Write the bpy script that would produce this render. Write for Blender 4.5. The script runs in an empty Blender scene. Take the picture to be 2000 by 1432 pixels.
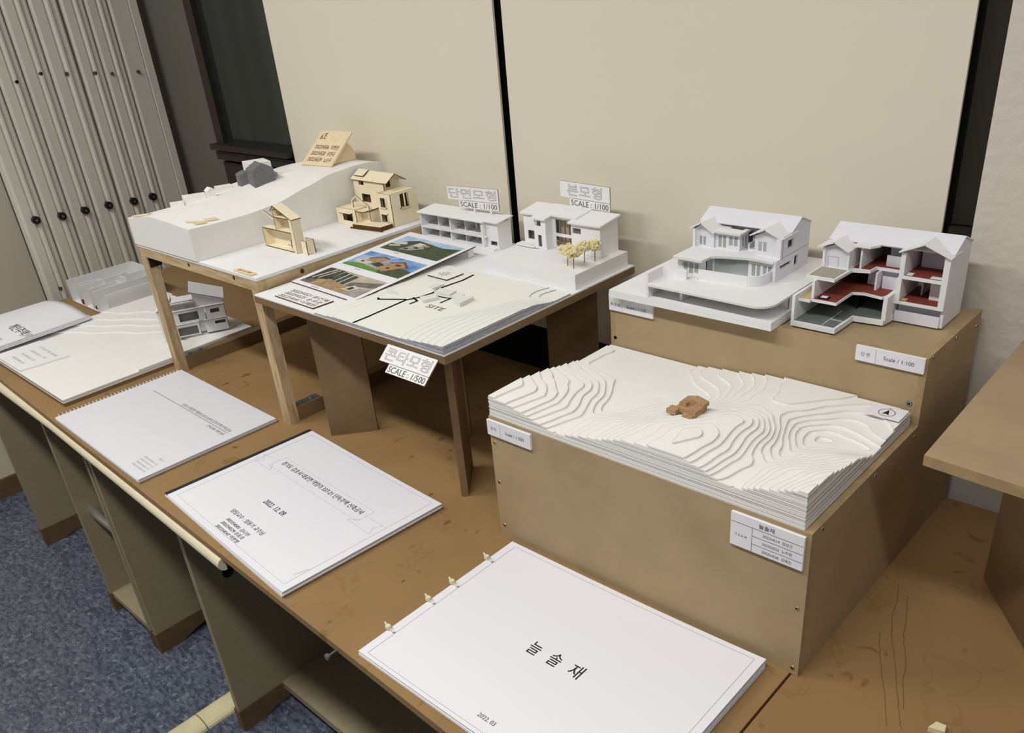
import bpy, bmesh, math, random
from mathutils import Vector, Matrix
from mathutils.geometry import tessellate_polygon

random.seed(7)
S = bpy.context.scene
COL = S.collection

# ------------------------------------------------------------------ camera
cam = bpy.data.cameras.new('camera')
cam.sensor_width = 36.0
cam.lens = 1650.11 / 2000 * 36.0
cam.shift_x = 0.00183
cam.shift_y = 0.06793
cam.clip_start = 0.05
camo = bpy.data.objects.new('camera', cam)
camo.location = (0.7982, -0.7306, 0.7671)
camo.rotation_euler = (math.radians(61.0033), math.radians(5.019), math.radians(43.252))
COL.objects.link(camo)
S.camera = camo

# ------------------------------------------------------------------ world, lamps, exposure
W = bpy.data.worlds.new('world')
S.world = W
W.use_nodes = True
W.node_tree.nodes['Background'].inputs[0].default_value = (0.95, 0.97, 1.0, 1)
W.node_tree.nodes['Background'].inputs[1].default_value = 0.12


def ceiling_and_fill_lamp(x, y, z, sx, sy, power, col=(1.0, 0.985, 0.962)):
    l = bpy.data.lights.new('ceiling_tube_and_fill_light', 'AREA')
    l.shape = 'RECTANGLE'
    l.size = sx
    l.size_y = sy
    l.energy = power
    l.color = col
    o = bpy.data.objects.new('ceiling_tube_and_fill_light', l)
    o.location = (x, y, z)
    COL.objects.link(o)


ceiling_and_fill_lamp(-1.3, -0.98, 1.95, 1.2, 0.16, 28)
ceiling_and_fill_lamp(0.35, -0.98, 1.95, 1.2, 0.16, 25)
ceiling_and_fill_lamp(2.0, -0.98, 1.95, 1.2, 0.16, 14)
ceiling_and_fill_lamp(-0.4, -2.9, 1.95, 2.4, 0.16, 6)  # unseen rear row, added as soft fill

S.view_settings.view_transform = 'Standard'
S.view_settings.look = 'None'
S.view_settings.gamma = 1
S.view_settings.use_curve_mapping = False
S.view_settings.exposure = 0.0


# ------------------------------------------------------------------ materials
def srgb(r, g, b):
    f = lambda c: (c / 255 / 12.92) if c / 255 <= 0.04045 else ((c / 255 + 0.055) / 1.055) ** 2.4
    return (f(r), f(g), f(b), 1)


def nd(nt, kind, **kw):
    n = nt.nodes.new(kind)
    for k, v in kw.items():
        setattr(n, k, v)
    return n


def mat(name, col, rough=0.6, spec=0.3, metal=0.0, noise=0.0, nscale=8.0, stretch=(1, 1, 1), col2=None,
        bump=0.0, bscale=200.0, detail=4.0, contrast=(0.35, 0.65)):
    m = bpy.data.materials.new(name)
    m.use_nodes = True
    nt = m.node_tree
    p = nt.nodes['Principled BSDF']
    p.inputs['Base Color'].default_value = col
    p.inputs['Roughness'].default_value = rough
    p.inputs['Metallic'].default_value = metal
    p.inputs['Specular IOR Level'].default_value = spec
    tc = nd(nt, 'ShaderNodeTexCoord')
    mp = nd(nt, 'ShaderNodeMapping')
    mp.inputs['Scale'].default_value = stretch
    nt.links.new(tc.outputs['Object'], mp.inputs[0])
    c2 = col2 if col2 else tuple(c * (1 - noise) for c in col[:3]) + (1,)
    if noise or col2:
        n = nd(nt, 'ShaderNodeTexNoise')
        n.inputs['Scale'].default_value = nscale
        n.inputs['Detail'].default_value = detail
        n.inputs['Roughness'].default_value = 0.6
        r = nd(nt, 'ShaderNodeValToRGB')
        r.color_ramp.elements[0].position = contrast[0]
        r.color_ramp.elements[1].position = contrast[1]
        r.color_ramp.elements[0].color = c2
        r.color_ramp.elements[1].color = col
        nt.links.new(mp.outputs[0], n.inputs['Vector'])
        nt.links.new(n.outputs['Fac'], r.inputs[0])
        nt.links.new(r.outputs[0], p.inputs['Base Color'])
    if bump:
        n2 = nd(nt, 'ShaderNodeTexNoise')
        n2.inputs['Scale'].default_value = bscale
        n2.inputs['Detail'].default_value = 3
        bp = nd(nt, 'ShaderNodeBump')
        bp.inputs['Strength'].default_value = bump
        bp.inputs['Distance'].default_value = 0.002
        nt.links.new(mp.outputs[0], n2.inputs['Vector'])
        nt.links.new(n2.outputs['Fac'], bp.inputs['Height'])
        nt.links.new(bp.outputs[0], p.inputs['Normal'])
    return m


M = {}
M['paper'] = mat('white_paper', srgb(232, 231, 236), 0.55, 0.25)
M['paper_edge'] = mat('paper_edges', srgb(222, 221, 226), 0.8, 0.1)
M['ink'] = mat('black_ink', srgb(38, 38, 40), 0.7, 0.1)
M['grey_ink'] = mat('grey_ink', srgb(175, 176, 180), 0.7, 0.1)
M['mid_ink'] = mat('mid_grey_ink', srgb(105, 106, 110), 0.7, 0.1)
M['foam'] = mat('white_foam', srgb(237, 236, 231), 0.75, 0.15, noise=0.03, nscale=40)
M['foam_shade_line'] = mat('foam_layer_edge_shade', srgb(212, 210, 203), 0.8, 0.1)  # faint shade along the layer edges, put into the colour
M['foam_edge'] = mat('white_foam_cut_edge', srgb(240, 239, 234), 0.8, 0.1)
M['board'] = mat('white_foam_board', srgb(234, 234, 234), 0.6, 0.2)
M['board_cool'] = mat('cool_white_paper_board', srgb(226, 225, 232), 0.6, 0.2)
M['board_edge'] = mat('foam_board_cut_edge', srgb(222, 222, 216), 0.75, 0.1)
M['board_grey'] = mat('foam_board_grey_seam', srgb(150, 150, 150), 0.8, 0.1)
M['site_top'] = mat('warm_white_sheet', srgb(231, 231, 224), 0.65, 0.2)
M['site_edge'] = mat('grey_card_edge', srgb(200, 201, 205), 0.85, 0.1, col2=srgb(160, 162, 170), nscale=60, stretch=(1, 1, 12))
M['mdf_box'] = mat('raw_mdf', srgb(174, 152, 118), 0.75, 0.15, noise=0.14, nscale=9, bump=0.08, bscale=350)
M['mdf_edge'] = mat('raw_mdf_edge', srgb(172, 148, 110), 0.85, 0.1, noise=0.2, nscale=60)
M['mdf_brown'] = mat('brown_mdf', srgb(132, 108, 78), 0.7, 0.2, noise=0.16, nscale=12, bump=0.06, bscale=300)
M['mdf_tan'] = mat('tan_mdf', srgb(172, 147, 116), 0.7, 0.2, noise=0.18, nscale=7, bump=0.06, bscale=300)
M['pine'] = mat('pine_timber', srgb(206, 184, 146), 0.6, 0.25, col2=srgb(178, 150, 108), nscale=14, stretch=(8, 1.2, 8))
M['pine_v'] = mat('pine_timber_upright', srgb(206, 184, 146), 0.6, 0.25, col2=srgb(174, 146, 106), nscale=14, stretch=(8, 8, 1.2))
M['pine_x'] = mat('pine_timber_cross', srgb(206, 184, 146), 0.6, 0.25, col2=srgb(178, 150, 108), nscale=14, stretch=(1.2, 8, 8))
M['knot'] = mat('dark_knot', srgb(88, 52, 24), 0.7, 0.2)
M['ply'] = mat('pale_basswood', srgb(238, 226, 196), 0.6, 0.2, noise=0.06, nscale=50, stretch=(4, 1, 1))
M['burn'] = mat('laser_burnt_edge', srgb(94, 66, 34), 0.85, 0.1)
M['ply_sign'] = mat('basswood_sign', srgb(236, 214, 178), 0.55, 0.25, noise=0.08, nscale=20, stretch=(6, 1, 1))
M['burn_dark'] = mat('laser_engraving', srgb(48, 34, 20), 0.9, 0.05)
M['engrave'] = mat('light_laser_engraving', srgb(134, 114, 80), 0.9, 0.05)
M['engrave2'] = mat('brown_laser_engraving', srgb(96, 78, 52), 0.9, 0.05)
M['grey_foam'] = mat('dark_grey_foam', srgb(124, 125, 126), 0.95, 0.05, noise=0.25, nscale=260, bump=0.3, bscale=500)
M['cork'] = mat('brown_cork_block', srgb(188, 154, 116), 0.9, 0.05, noise=0.3, nscale=300, bump=0.35, bscale=500)
M['steel'] = mat('zinc_steel', srgb(150, 158, 160), 0.35, 0.5, metal=0.9)
M['screw'] = mat('brass_screw', srgb(190, 165, 120), 0.35, 0.5, metal=0.9)
M['hole'] = mat('dark_hole', srgb(28, 20, 14), 0.9, 0.05)
M['black'] = mat('matt_black', srgb(26, 26, 26), 0.75, 0.15)
M['paper_gloss'] = mat('paper_under_clear_film', srgb(230, 230, 235), 0.45, 0.3)
M['paper_gloss'].node_tree.nodes['Principled BSDF'].inputs['Coat Weight'].default_value = 0.7
M['paper_gloss'].node_tree.nodes['Principled BSDF'].inputs['Coat Roughness'].default_value = 0.12
M['spine'] = mat('black_binding_tape', srgb(44, 44, 44), 0.6, 0.25)
M['road'] = mat('black_paper_strip', srgb(24, 24, 24), 0.8, 0.1)
M['glass'] = mat('clear_acetate', srgb(205, 212, 210), 0.12, 0.5)
M['red_floor'] = mat('red_wood_print', srgb(138, 66, 52), 0.6, 0.2, noise=0.3, nscale=120, stretch=(1, 6, 1))
M['tile'] = mat('dark_grey_tile_print', srgb(112, 118, 114), 0.5, 0.3, noise=0.1, nscale=60)
M['tan_floor'] = mat('tan_wood_print', srgb(206, 180, 132), 0.6, 0.2, noise=0.12, nscale=80)
M['gravel'] = mat('gravel_print', srgb(176, 170, 152), 0.8, 0.1, noise=0.25, nscale=400)
M['grey_card'] = mat('grey_card', srgb(128, 130, 128), 0.7, 0.15)
M['ivory'] = mat('ivory_plastic', srgb(226, 214, 184), 0.45, 0.4, noise=0.08, nscale=30)
M['duct'] = mat('yellowed_plastic_duct', srgb(226, 216, 172), 0.5, 0.4, noise=0.12, nscale=25)
M['desk_panel'] = mat('cream_chipboard_panel', srgb(160, 148, 118), 0.55, 0.3, noise=0.12, nscale=40, stretch=(1, 1, 9))
M['desk_foot'] = mat('brown_desk_foot', srgb(112, 88, 62), 0.6, 0.3, noise=0.2, nscale=30)
M['drawer'] = mat('grey_drawer_front', srgb(128, 128, 112), 0.5, 0.3)
M['chrome'] = mat('brushed_chrome', srgb(190, 192, 188), 0.3, 0.5, metal=0.85)
M['alu'] = mat('brushed_aluminium', srgb(224, 220, 208), 0.48, 0.5, metal=0.25, noise=0.12, nscale=3.5, stretch=(1, 1, 0.25))
M['alu_dark'] = mat('aluminium_groove', srgb(90, 90, 88), 0.6, 0.3, metal=0.4)
M['rubber'] = mat('black_rubber', srgb(18, 18, 18), 0.55, 0.35)
M['panel'] = mat('cream_display_board', srgb(226, 219, 200), 0.55, 0.25, noise=0.03, nscale=1.2)
M['dark_wall'] = mat('near_black_window_wall', srgb(24, 23, 20), 0.6, 0.25, noise=0.3, nscale=60)
M['win_frame'] = mat('dark_brown_window_frame', srgb(40, 34, 26), 0.5, 0.35)
M['win_glass'] = mat('dark_window_glass', srgb(36, 40, 38), 0.12, 0.5)
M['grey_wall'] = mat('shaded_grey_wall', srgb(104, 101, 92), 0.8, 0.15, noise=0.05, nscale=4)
M['olive'] = mat('olive_painted_trim', srgb(140, 128, 92), 0.6, 0.25)
M['plaster'] = mat('rough_cream_plaster', srgb(214, 207, 194), 0.8, 0.15, noise=0.04, nscale=6, bump=0.9, bscale=60)
M['cream_wall'] = mat('cream_painted_wall', srgb(216, 206, 182), 0.7, 0.2, noise=0.04, nscale=5)
M['acrylic'] = mat('frosted_acrylic', srgb(238, 238, 238), 0.5, 0.4)
M['dark_red'] = mat('dark_red_furniture', srgb(84, 36, 28), 0.6, 0.2)
M['tree'] = mat('pale_yellow_dried_moss', srgb(240, 228, 178), 0.9, 0.05, noise=0.12, nscale=200)
M['twig'] = mat('brown_stick', srgb(140, 108, 74), 0.8, 0.1)
M['tie'] = mat('translucent_nylon', srgb(220, 218, 190), 0.4, 0.4)
M['dust'] = mat('cream_crumb', srgb(222, 208, 168), 0.7, 0.2)
# photographs printed on the picture board
for k, c, c2, ns in (('p_sky', (148, 178, 214), (196, 212, 230), 30), ('p_blue', (70, 126, 192), (150, 186, 222), 22), ('p_forest', (62, 84, 48), (28, 42, 24), 130),
                     ('p_grass', (98, 148, 52), (72, 118, 40), 150), ('p_tan', (184, 142, 102), (160, 120, 82), 120), ('p_grey', (176, 174, 168), (140, 140, 138), 120),
                     ('p_light', (214, 210, 198), (186, 182, 170), 80), ('p_dark', (48, 50, 46), (26, 30, 26), 110), ('p_beige', (196, 184, 164), (168, 158, 142), 40),
                     ('p_floor', (180, 152, 112), (150, 122, 86), 70), ('p_roof', (104, 70, 44), (84, 56, 36), 120), ('p_sofa', (122, 116, 108), (88, 84, 78), 90),
                     ('p_window', (66, 78, 70), (30, 40, 34), 70)):
    M[k] = mat(k[2:] + '_photo_print', srgb(*c), 0.4, 0.35, col2=srgb(*c2), nscale=ns)

# translucent acetate and frosted acrylic
M['clear'] = mat('clear_glossy_cover', srgb(235, 236, 240), 0.08, 0.5)
for k, a in (('glass', 0.42), ('acrylic', 0.80), ('clear', 0.12)):
    M[k].node_tree.nodes['Principled BSDF'].inputs['Alpha'].default_value = a


def table_material():
    m = mat('worn_brown_hardboard', srgb(153, 122, 80), 0.5, 0.3, noise=0.16, nscale=3.2, bump=0.05, bscale=260)
    nt = m.node_tree
    p = nt.nodes['Principled BSDF']
    src = p.inputs['Base Color'].links[0].from_socket
    tc = nd(nt, 'ShaderNodeTexCoord')
    n1 = nd(nt, 'ShaderNodeTexNoise')
    n1.inputs['Scale'].default_value = 26
    n1.inputs['Detail'].default_value = 2
    n1.inputs['Distortion'].default_value = 0.6
    r1 = nd(nt, 'ShaderNodeValToRGB')
    r1.color_ramp.elements[0].position = 0.675
    r1.color_ramp.elements[1].position = 0.73
    # thin ring stains
    n2 = nd(nt, 'ShaderNodeTexNoise')
    n2.inputs['Scale'].default_value = 9
    n2.inputs['Detail'].default_value = 3
    r2 = nd(nt, 'ShaderNodeValToRGB')
    e = r2.color_ramp.elements
    e[0].position = 0.585
    e[0].color = (0, 0, 0, 1)
    e[1].position = 0.592
    e[1].color = (1, 1, 1, 1)
    x = e.new(0.602)
    x.color = (0, 0, 0, 1)
    mx = nd(nt, 'ShaderNodeMixRGB', blend_type='MULTIPLY')
    mx.inputs[2].default_value = (0.66, 0.60, 0.52, 1)
    mx2 = nd(nt, 'ShaderNodeMixRGB', blend_type='MULTIPLY')
    mx2.inputs[2].default_value = (0.86, 0.82, 0.76, 1)
    for n in (n1, n2):
        nt.links.new(tc.outputs['Object'], n.inputs['Vector'])
    nt.links.new(n1.outputs['Fac'], r1.inputs[0])
    nt.links.new(n2.outputs['Fac'], r2.inputs[0])
    nt.links.new(src, mx.inputs[1])
    nt.links.new(r1.outputs[0], mx.inputs[0])
    nt.links.new(mx.outputs[0], mx2.inputs[1])
    nt.links.new(r2.outputs[0], mx2.inputs[0])
    nt.links.new(mx2.outputs[0], p.inputs['Base Color'])
    return m


M['table'] = table_material()


def floor_material():
    m = mat('blue_mottled_vinyl', srgb(104, 110, 124), 0.32, 0.4, col2=srgb(62, 68, 86), nscale=55, stretch=(1, 2.2, 1), detail=5, contrast=(0.38, 0.62))
    nt = m.node_tree
    p = nt.nodes['Principled BSDF']
    src = p.inputs['Base Color'].links[0].from_socket
    tc = nd(nt, 'ShaderNodeTexCoord')
    n = nd(nt, 'ShaderNodeTexNoise')
    n.inputs['Scale'].default_value = 70
    n.inputs['Detail'].default_value = 2
    r = nd(nt, 'ShaderNodeValToRGB')
    r.color_ramp.elements[0].position = 0.60
    r.color_ramp.elements[1].position = 0.68
    mx = nd(nt, 'ShaderNodeMixRGB')
    mx.inputs[2].default_value = srgb(122, 128, 136)
    nt.links.new(tc.outputs['Object'], n.inputs['Vector'])
    nt.links.new(n.outputs['Fac'], r.inputs[0])
    nt.links.new(src, mx.inputs[1])
    nt.links.new(r.outputs[0], mx.inputs[0])
    nt.links.new(mx.outputs[0], p.inputs['Base Color'])
    return m


M['floor'] = floor_material()


# ------------------------------------------------------------------ mesh helpers
class B:
    """collects faces with a material slot each; build() links them as one mesh object"""

    def __init__(s, T=None):
        s.v = []
        s.f = []
        s.m = []
        s.T = T

    def add(s, vs, fs, m=0):
        o = len(s.v)
        for p in vs:
            p = Vector(p)
            s.v.append(s.T @ p if s.T else p)
        for f in fs:
            s.f.append(tuple(i + o for i in f))
            s.m.append(m if isinstance(m, int) else 0)
        return s

    def box(s, x0, x1, y0, y1, z0, z1, m=0):
        vs = [(x, y, z) for z in (z0, z1) for y in (y0, y1) for x in (x0, x1)]
        return s.add(vs, [(0, 2, 3, 1), (4, 5, 7, 6), (0, 1, 5, 4), (2, 6, 7, 3), (0, 4, 6, 2), (1, 3, 7, 5)], m)

    def plate(s, outline, a0, a1, axis='z', holes=(), m=0, me=None, mh=None):
        """flat plate: outline in the plane, thickness a0..a1 along axis; side faces use slot me"""
        me = m if me is None else me
        mp = {'z': lambda u, v, a: (u, v, a), 'y': lambda u, v, a: (u, a, v), 'x': lambda u, v, a: (a, u, v)}[axis]
        loops = [list(outline)] + [list(h) for h in holes]
        flat = [p for l in loops for p in l]
        if len(loops) == 1 and len(outline) == 4:
            tris = [(0, 1, 2, 3)]
        else:
            tris = tessellate_polygon([[Vector((p[0], p[1], 0)) for p in l] for l in loops])
        for a in (a0, a1):
            s.add([mp(p[0], p[1], a) for p in flat], tris, m)
        for l in loops:
            n = len(l)
            vs = [mp(p[0], p[1], a) for a in (a0, a1) for p in l]
            s.add(vs, [(i, (i + 1) % n, n + (i + 1) % n, n + i) for i in range(n)], me)
        return s

    def tube(s, p0, p1, r, n=10, m=0, r1=None, caps=True):
        p0, p1 = Vector(p0), Vector(p1)
        r1 = r if r1 is None else r1
        d = (p1 - p0).normalized()
        a = d.orthogonal().normalized()
        b = d.cross(a)
        vs = []
        for p, q in ((p0, r), (p1, r1)):
            for i in range(n):
                t = 2 * math.pi * i / n
                vs.append(p + (a * math.cos(t) + b * math.sin(t)) * q)
        fs = [(i, (i + 1) % n, n + (i + 1) % n, n + i) for i in range(n)]
        if caps:
            fs += [tuple(range(n - 1, -1, -1)), tuple(range(n, 2 * n))]
        return s.add(vs, fs, m)

    def bar(s, p0, p1, w, t, up=(0, 0, 1), m=0):
        """rectangular bar from p0 to p1, width w sideways, thickness t along up"""
        p0, p1 = Vector(p0), Vector(p1)
        d = (p1 - p0).normalized()
        u = Vector(up)
        sd = d.cross(u).normalized()
        u = sd.cross(d).normalized()
        vs = [p + sd * (w / 2 * i) + u * (t * j) for p in (p0, p1) for i, j in ((-1, 0), (1, 0), (1, 1), (-1, 1))]
        return s.add(vs, [(0, 1, 2, 3), (7, 6, 5, 4), (0, 4, 5, 1), (1, 5, 6, 2), (2, 6, 7, 3), (3, 7, 4, 0)], m)

    def slab(s, quad, t, m=0, me=None):
        """slab under four coplanar corners, thickness t along the normal pointing down"""
        q = [Vector(p) for p in quad]
        n = (q[1] - q[0]).cross(q[2] - q[0]).normalized()
        if n.z > 0:
            n = -n
        vs = q + [p + n * t for p in q]
        k = len(q)
        s.add(vs, [tuple(range(k)), tuple(range(2 * k - 1, k - 1, -1))], m)
        s.add(vs, [(i, (i + 1) % k, k + (i + 1) % k, k + i) for i in range(k)], m if me is None else me)
        return s

    def ribbon(s, pts, w, z, t=0.0004, m=0):
        """flat strip on a horizontal surface"""
        for a, b in zip(pts[:-1], pts[1:]):
            a, b = Vector((a[0], a[1], z)), Vector((b[0], b[1], z))
            d = (b - a).normalized() * (w * 0.4)
            s.bar(a - d, b + d, w, t, m=m)
        return s

    def build(s, name, mats, parent=None, smooth=False, recalc=True):
        me = bpy.data.meshes.new(name)
        org = ORG.get(parent.name, Vector()) if parent else Vector()
        me.from_pydata([tuple(p - org) for p in s.v], [], s.f)
        if not isinstance(mats, (list, tuple)):
            mats = [mats]
        for k in mats:
            me.materials.append(M[k] if isinstance(k, str) else k)
        me.polygons.foreach_set('material_index', s.m)
        if recalc:
            bm = bmesh.new()
            bm.from_mesh(me)
            bmesh.ops.recalc_face_normals(bm, faces=bm.faces)
            bm.to_mesh(me)
            bm.free()
        if smooth:
            me.polygons.foreach_set('use_smooth', [True] * len(me.polygons))
        o = bpy.data.objects.new(name, me)
        COL.objects.link(o)
        if parent:
            o.parent = parent
        ORG[o.name] = org
        return o


ORG = {}


def tag(o, label, cat, group=None):
    o['label'] = label
    o['category'] = cat
    if group:
        o['group'] = group
    return o


def thing(name, label, cat, loc, group=None):
    o = bpy.data.objects.new(name, None)
    o.empty_display_size = 0.02
    o.location = loc
    COL.objects.link(o)
    ORG[o.name] = Vector(loc)
    return tag(o, label, cat, group)


def struct(name, b, mats):
    o = b.build(name, mats)
    o['kind'] = 'structure'
    return o


def rect(x0, x1, y0, y1):
    return [(x0, y0), (x1, y0), (x1, y1), (x0, y1)]


def lettering(parent, body, O, U, V, w, h, m='ink', outline=0.0, lift=0.0003, name='lettering', align='c'):
    """text fitted into a w x h box centred on O in the plane of U (reading direction) and V (up)"""
    cu = bpy.data.curves.new('t', 'FONT')
    cu.body = body
    cu.size = 1
    cu.resolution_u = 3
    if outline:
        cu.fill_mode = 'NONE'
        cu.bevel_depth = outline
        cu.bevel_resolution = 0
    ob = bpy.data.objects.new('t', cu)
    COL.objects.link(ob)
    me = bpy.data.meshes.new_from_object(ob)
    bpy.data.objects.remove(ob)
    bpy.data.curves.remove(cu)
    xs = [v.co.x for v in me.vertices]
    ys = [v.co.y for v in me.vertices]
    x0, x1, y0, y1 = min(xs), max(xs), min(ys), max(ys)
    O, U, V = Vector(O), Vector(U).normalized(), Vector(V).normalized()
    N = U.cross(V)
    sx = w / (x1 - x0)
    sy = (h / (y1 - y0)) if h else sx
    org = ORG[parent.name]
    for v in me.vertices:
        v.co = O + U * ((v.co.x - (x0 + x1) / 2) * sx) + V * ((v.co.y - (y0 + y1) / 2) * sy) + N * (lift + v.co.z * sx * 0.2) - org
    me.materials.clear()
    me.materials.append(M[m])
    o = bpy.data.objects.new(name, me)
    COL.objects.link(o)
    o.parent = parent
    ORG[o.name] = org
    return o


def copy_mesh(src, parent, delta):
    c = src.copy()
    COL.objects.link(c)
    c.parent = parent
    c.location = Vector(src.location) + Vector(delta)
    return c


def screw(parent, p, n, r=0.003, m='screw'):
    b = B()
    p, n = Vector(p), Vector(n)
    b.tube(p, p + n * 0.0012, r, 12, 0, r * 0.8)
    a = n.orthogonal().normalized()
    c = n.cross(a)
    for d in (a, c):
        e = p + n * 0.0013
        b.bar(e - d * r * 0.55, e + d * r * 0.55, r * 0.28, 0.0002, up=n, m=1)
    return b.build('screw', [m, 'hole'], parent)


def build_pieces(b, cells, lab, name, mats, parent):
    """link every connected piece of a layer as an object of its own; cells gives the grid cell of each face"""
    comp = {}
    for n, c in enumerate(cells):
        comp.setdefault(lab.get(c, 0), []).append(n)
    first = None
    for fs in sorted(comp.values(), key=len, reverse=True):
        q = B()
        for n in fs:
            q.add([b.v[i] for i in b.f[n]], [tuple(range(len(b.f[n])))], b.m[n])
        o = q.build(name, mats, parent, recalc=False)
        first = first or o
    return first


# stepped contour terrain -------------------------------------------------------
def label_cells(H, k, nx, ny):
    ok = {(i, j) for j in range(ny) for i in range(nx) if max(H[j][i], H[j][i + 1], H[j + 1][i + 1], H[j + 1][i]) >= k}
    lab, n = {}, 0
    for c in ok:
        if c in lab:
            continue
        st_ = [c]
        lab[c] = n
        while st_:
            i, j = st_.pop()
            for q in ((i + 1, j), (i - 1, j), (i, j + 1), (i, j - 1)):
                if q in ok and q not in lab:
                    lab[q] = n
                    st_.append(q)
        n += 1
    return lab


def terrain(parent, hf, x0, x1, y0, y1, nx, ny, zlev, mats, name='contour_layer', inset=0.0, line_w=0.0, line_m='grey_ink'):
    """zlev[k] .. zlev[k+1]: layer k covers the part of the plan where hf >= k; each layer its own mesh"""
    dx, dy = (x1 - x0) / nx, (y1 - y0) / ny
    H = [[hf(x0 + i * dx, y0 + j * dy) for i in range(nx + 1)] for j in range(ny + 1)]
    K = len(zlev) - 1
    for k in range(K):
        b = B()
        bl_ = B()
        cells = []
        lab = label_cells(H, k, nx, ny)
        za, zb = zlev[k], zlev[k + 1]
        used = False
        for j in range(ny):
            run = None
            ya, yb = y0 + j * dy, y0 + (j + 1) * dy

            def flush(i):
                nonlocal run, used
                if run is not None:
                    xa, xb = x0 + run * dx, x0 + i * dx
                    b.add([(xa, ya, zb), (xb, ya, zb), (xb, yb, zb), (xa, yb, zb)], [(0, 1, 2, 3)], 0)
                    cells.append((run, j))
                    used = True
                    run = None
            for i in range(nx):
                hs = (H[j][i], H[j][i + 1], H[j + 1][i + 1], H[j + 1][i])
                lo, hi = min(hs), max(hs)
                if lo >= k and lo < k + 1.001:
                    if run is None:
                        run = i
                    continue
                flush(i)
                if lo >= k or hi < k:
                    continue
                xa, xb = x0 + i * dx, x0 + (i + 1) * dx
                q = ((xa, ya), (xb, ya), (xb, yb), (xa, yb))
                poly = []
                cut = []
                for e in range(4):
                    h0, h1 = hs[e], hs[(e + 1) % 4]
                    p0, p1 = q[e], q[(e + 1) % 4]
                    if h0 >= k:
                        poly.append(p0)
                    if (h0 >= k) != (h1 >= k):
                        t = (k - h0) / (h1 - h0)
                        c = (p0[0] + (p1[0] - p0[0]) * t, p0[1] + (p1[1] - p0[1]) * t)
                        poly.append(c)
                        cut.append(c)
                if len(poly) >= 3:
                    b.add([(p[0], p[1], zb) for p in poly], [tuple(range(len(poly)))], 0)
                    cells.append((i, j))
                    used = True
                for c in range(0, len(cut) - 1, 2):
                    (ax, ay), (bx, by) = cut[c], cut[c + 1]
                    b.add([(ax, ay, za), (bx, by, za), (bx, by, zb), (ax, ay, zb)], [(0, 1, 2, 3)], 1)
                    cells.append((i, j))
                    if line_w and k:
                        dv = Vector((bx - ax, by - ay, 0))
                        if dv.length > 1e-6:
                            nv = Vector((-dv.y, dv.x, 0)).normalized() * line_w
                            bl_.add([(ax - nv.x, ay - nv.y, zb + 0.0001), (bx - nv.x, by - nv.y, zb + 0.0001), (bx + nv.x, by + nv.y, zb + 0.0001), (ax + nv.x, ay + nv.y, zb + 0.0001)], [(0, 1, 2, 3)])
            flush(nx)
        # border faces

        def border(get, n, pt, cell):
            nonlocal used
            run = None
            for i in range(n + 1):
                inside = i < n and (get(i) >= k and get(i + 1) >= k)
                if inside and run is None:
                    run = i
                if not inside and run is not None:
                    (ax, ay), (bx, by) = pt(run), pt(i)
                    b.add([(ax, ay, za), (bx, by, za), (bx, by, zb), (ax, ay, zb)], [(0, 1, 2, 3)], 1)
                    cells.append(cell(run))
                    used = True
                    run = None
                if i < n and (get(i) >= k) != (get(i + 1) >= k):
                    t = (k - get(i)) / (get(i + 1) - get(i))
                    p0, p1 = pt(i), pt(i + 1)
                    c = (p0[0] + (p1[0] - p0[0]) * t, p0[1] + (p1[1] - p0[1]) * t)
                    a, d = (p0, c) if get(i) >= k else (c, p1)
                    b.add([(a[0], a[1], za), (d[0], d[1], za), (d[0], d[1], zb), (a[0], a[1], zb)], [(0, 1, 2, 3)], 1)
                    cells.append(cell(i))
        border(lambda i: H[0][i], nx, lambda i: (x0 + i * dx, y0), lambda i: (i, 0))
        border(lambda i: H[ny][i], nx, lambda i: (x0 + i * dx, y1), lambda i: (i, ny - 1))
        border(lambda i: H[i][0], ny, lambda i: (x0, y0 + i * dy), lambda i: (0, i))
        border(lambda i: H[i][nx], ny, lambda i: (x1, y0 + i * dy), lambda i: (nx - 1, i))
        if used:
            if inset and k:
                q = inset * random.random()
                cx, cy = (x0 + x1) / 2, (y0 + y1) / 2
                fx, fy = 1 - 2 * q / (x1 - x0), 1 - 2 * q / (y1 - y0)
                for p in b.v:
                    p.x, p.y = cx + (p.x - cx) * fx, cy + (p.y - cy) * fy
            o = build_pieces(b, cells, lab, name, mats, parent)
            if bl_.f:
                bl_.build('contour_shade_line', line_m, o, recalc=False)['kind'] = 'stuff'  # thin line along each step edge, soft shade drawn in as colour
    return H


def sstep(a, b, x):
    t = max(0.0, min(1.0, (x - a) / (b - a)))
    return t * t * (3 - 2 * t)


def gau(x, y, cx, cy, sx, sy, rot=0.0):
    c, s_ = math.cos(rot), math.sin(rot)
    u, v = (x - cx) * c + (y - cy) * s_, -(x - cx) * s_ + (y - cy) * c
    return math.exp(-(u / sx) ** 2 - (v / sy) ** 2)


# ================================================================== SETTING
FZ = -0.72
struct('floor', B().box(-4.0, 3.0, -4.0, 0.64, FZ - 0.05, FZ), 'floor')
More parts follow.
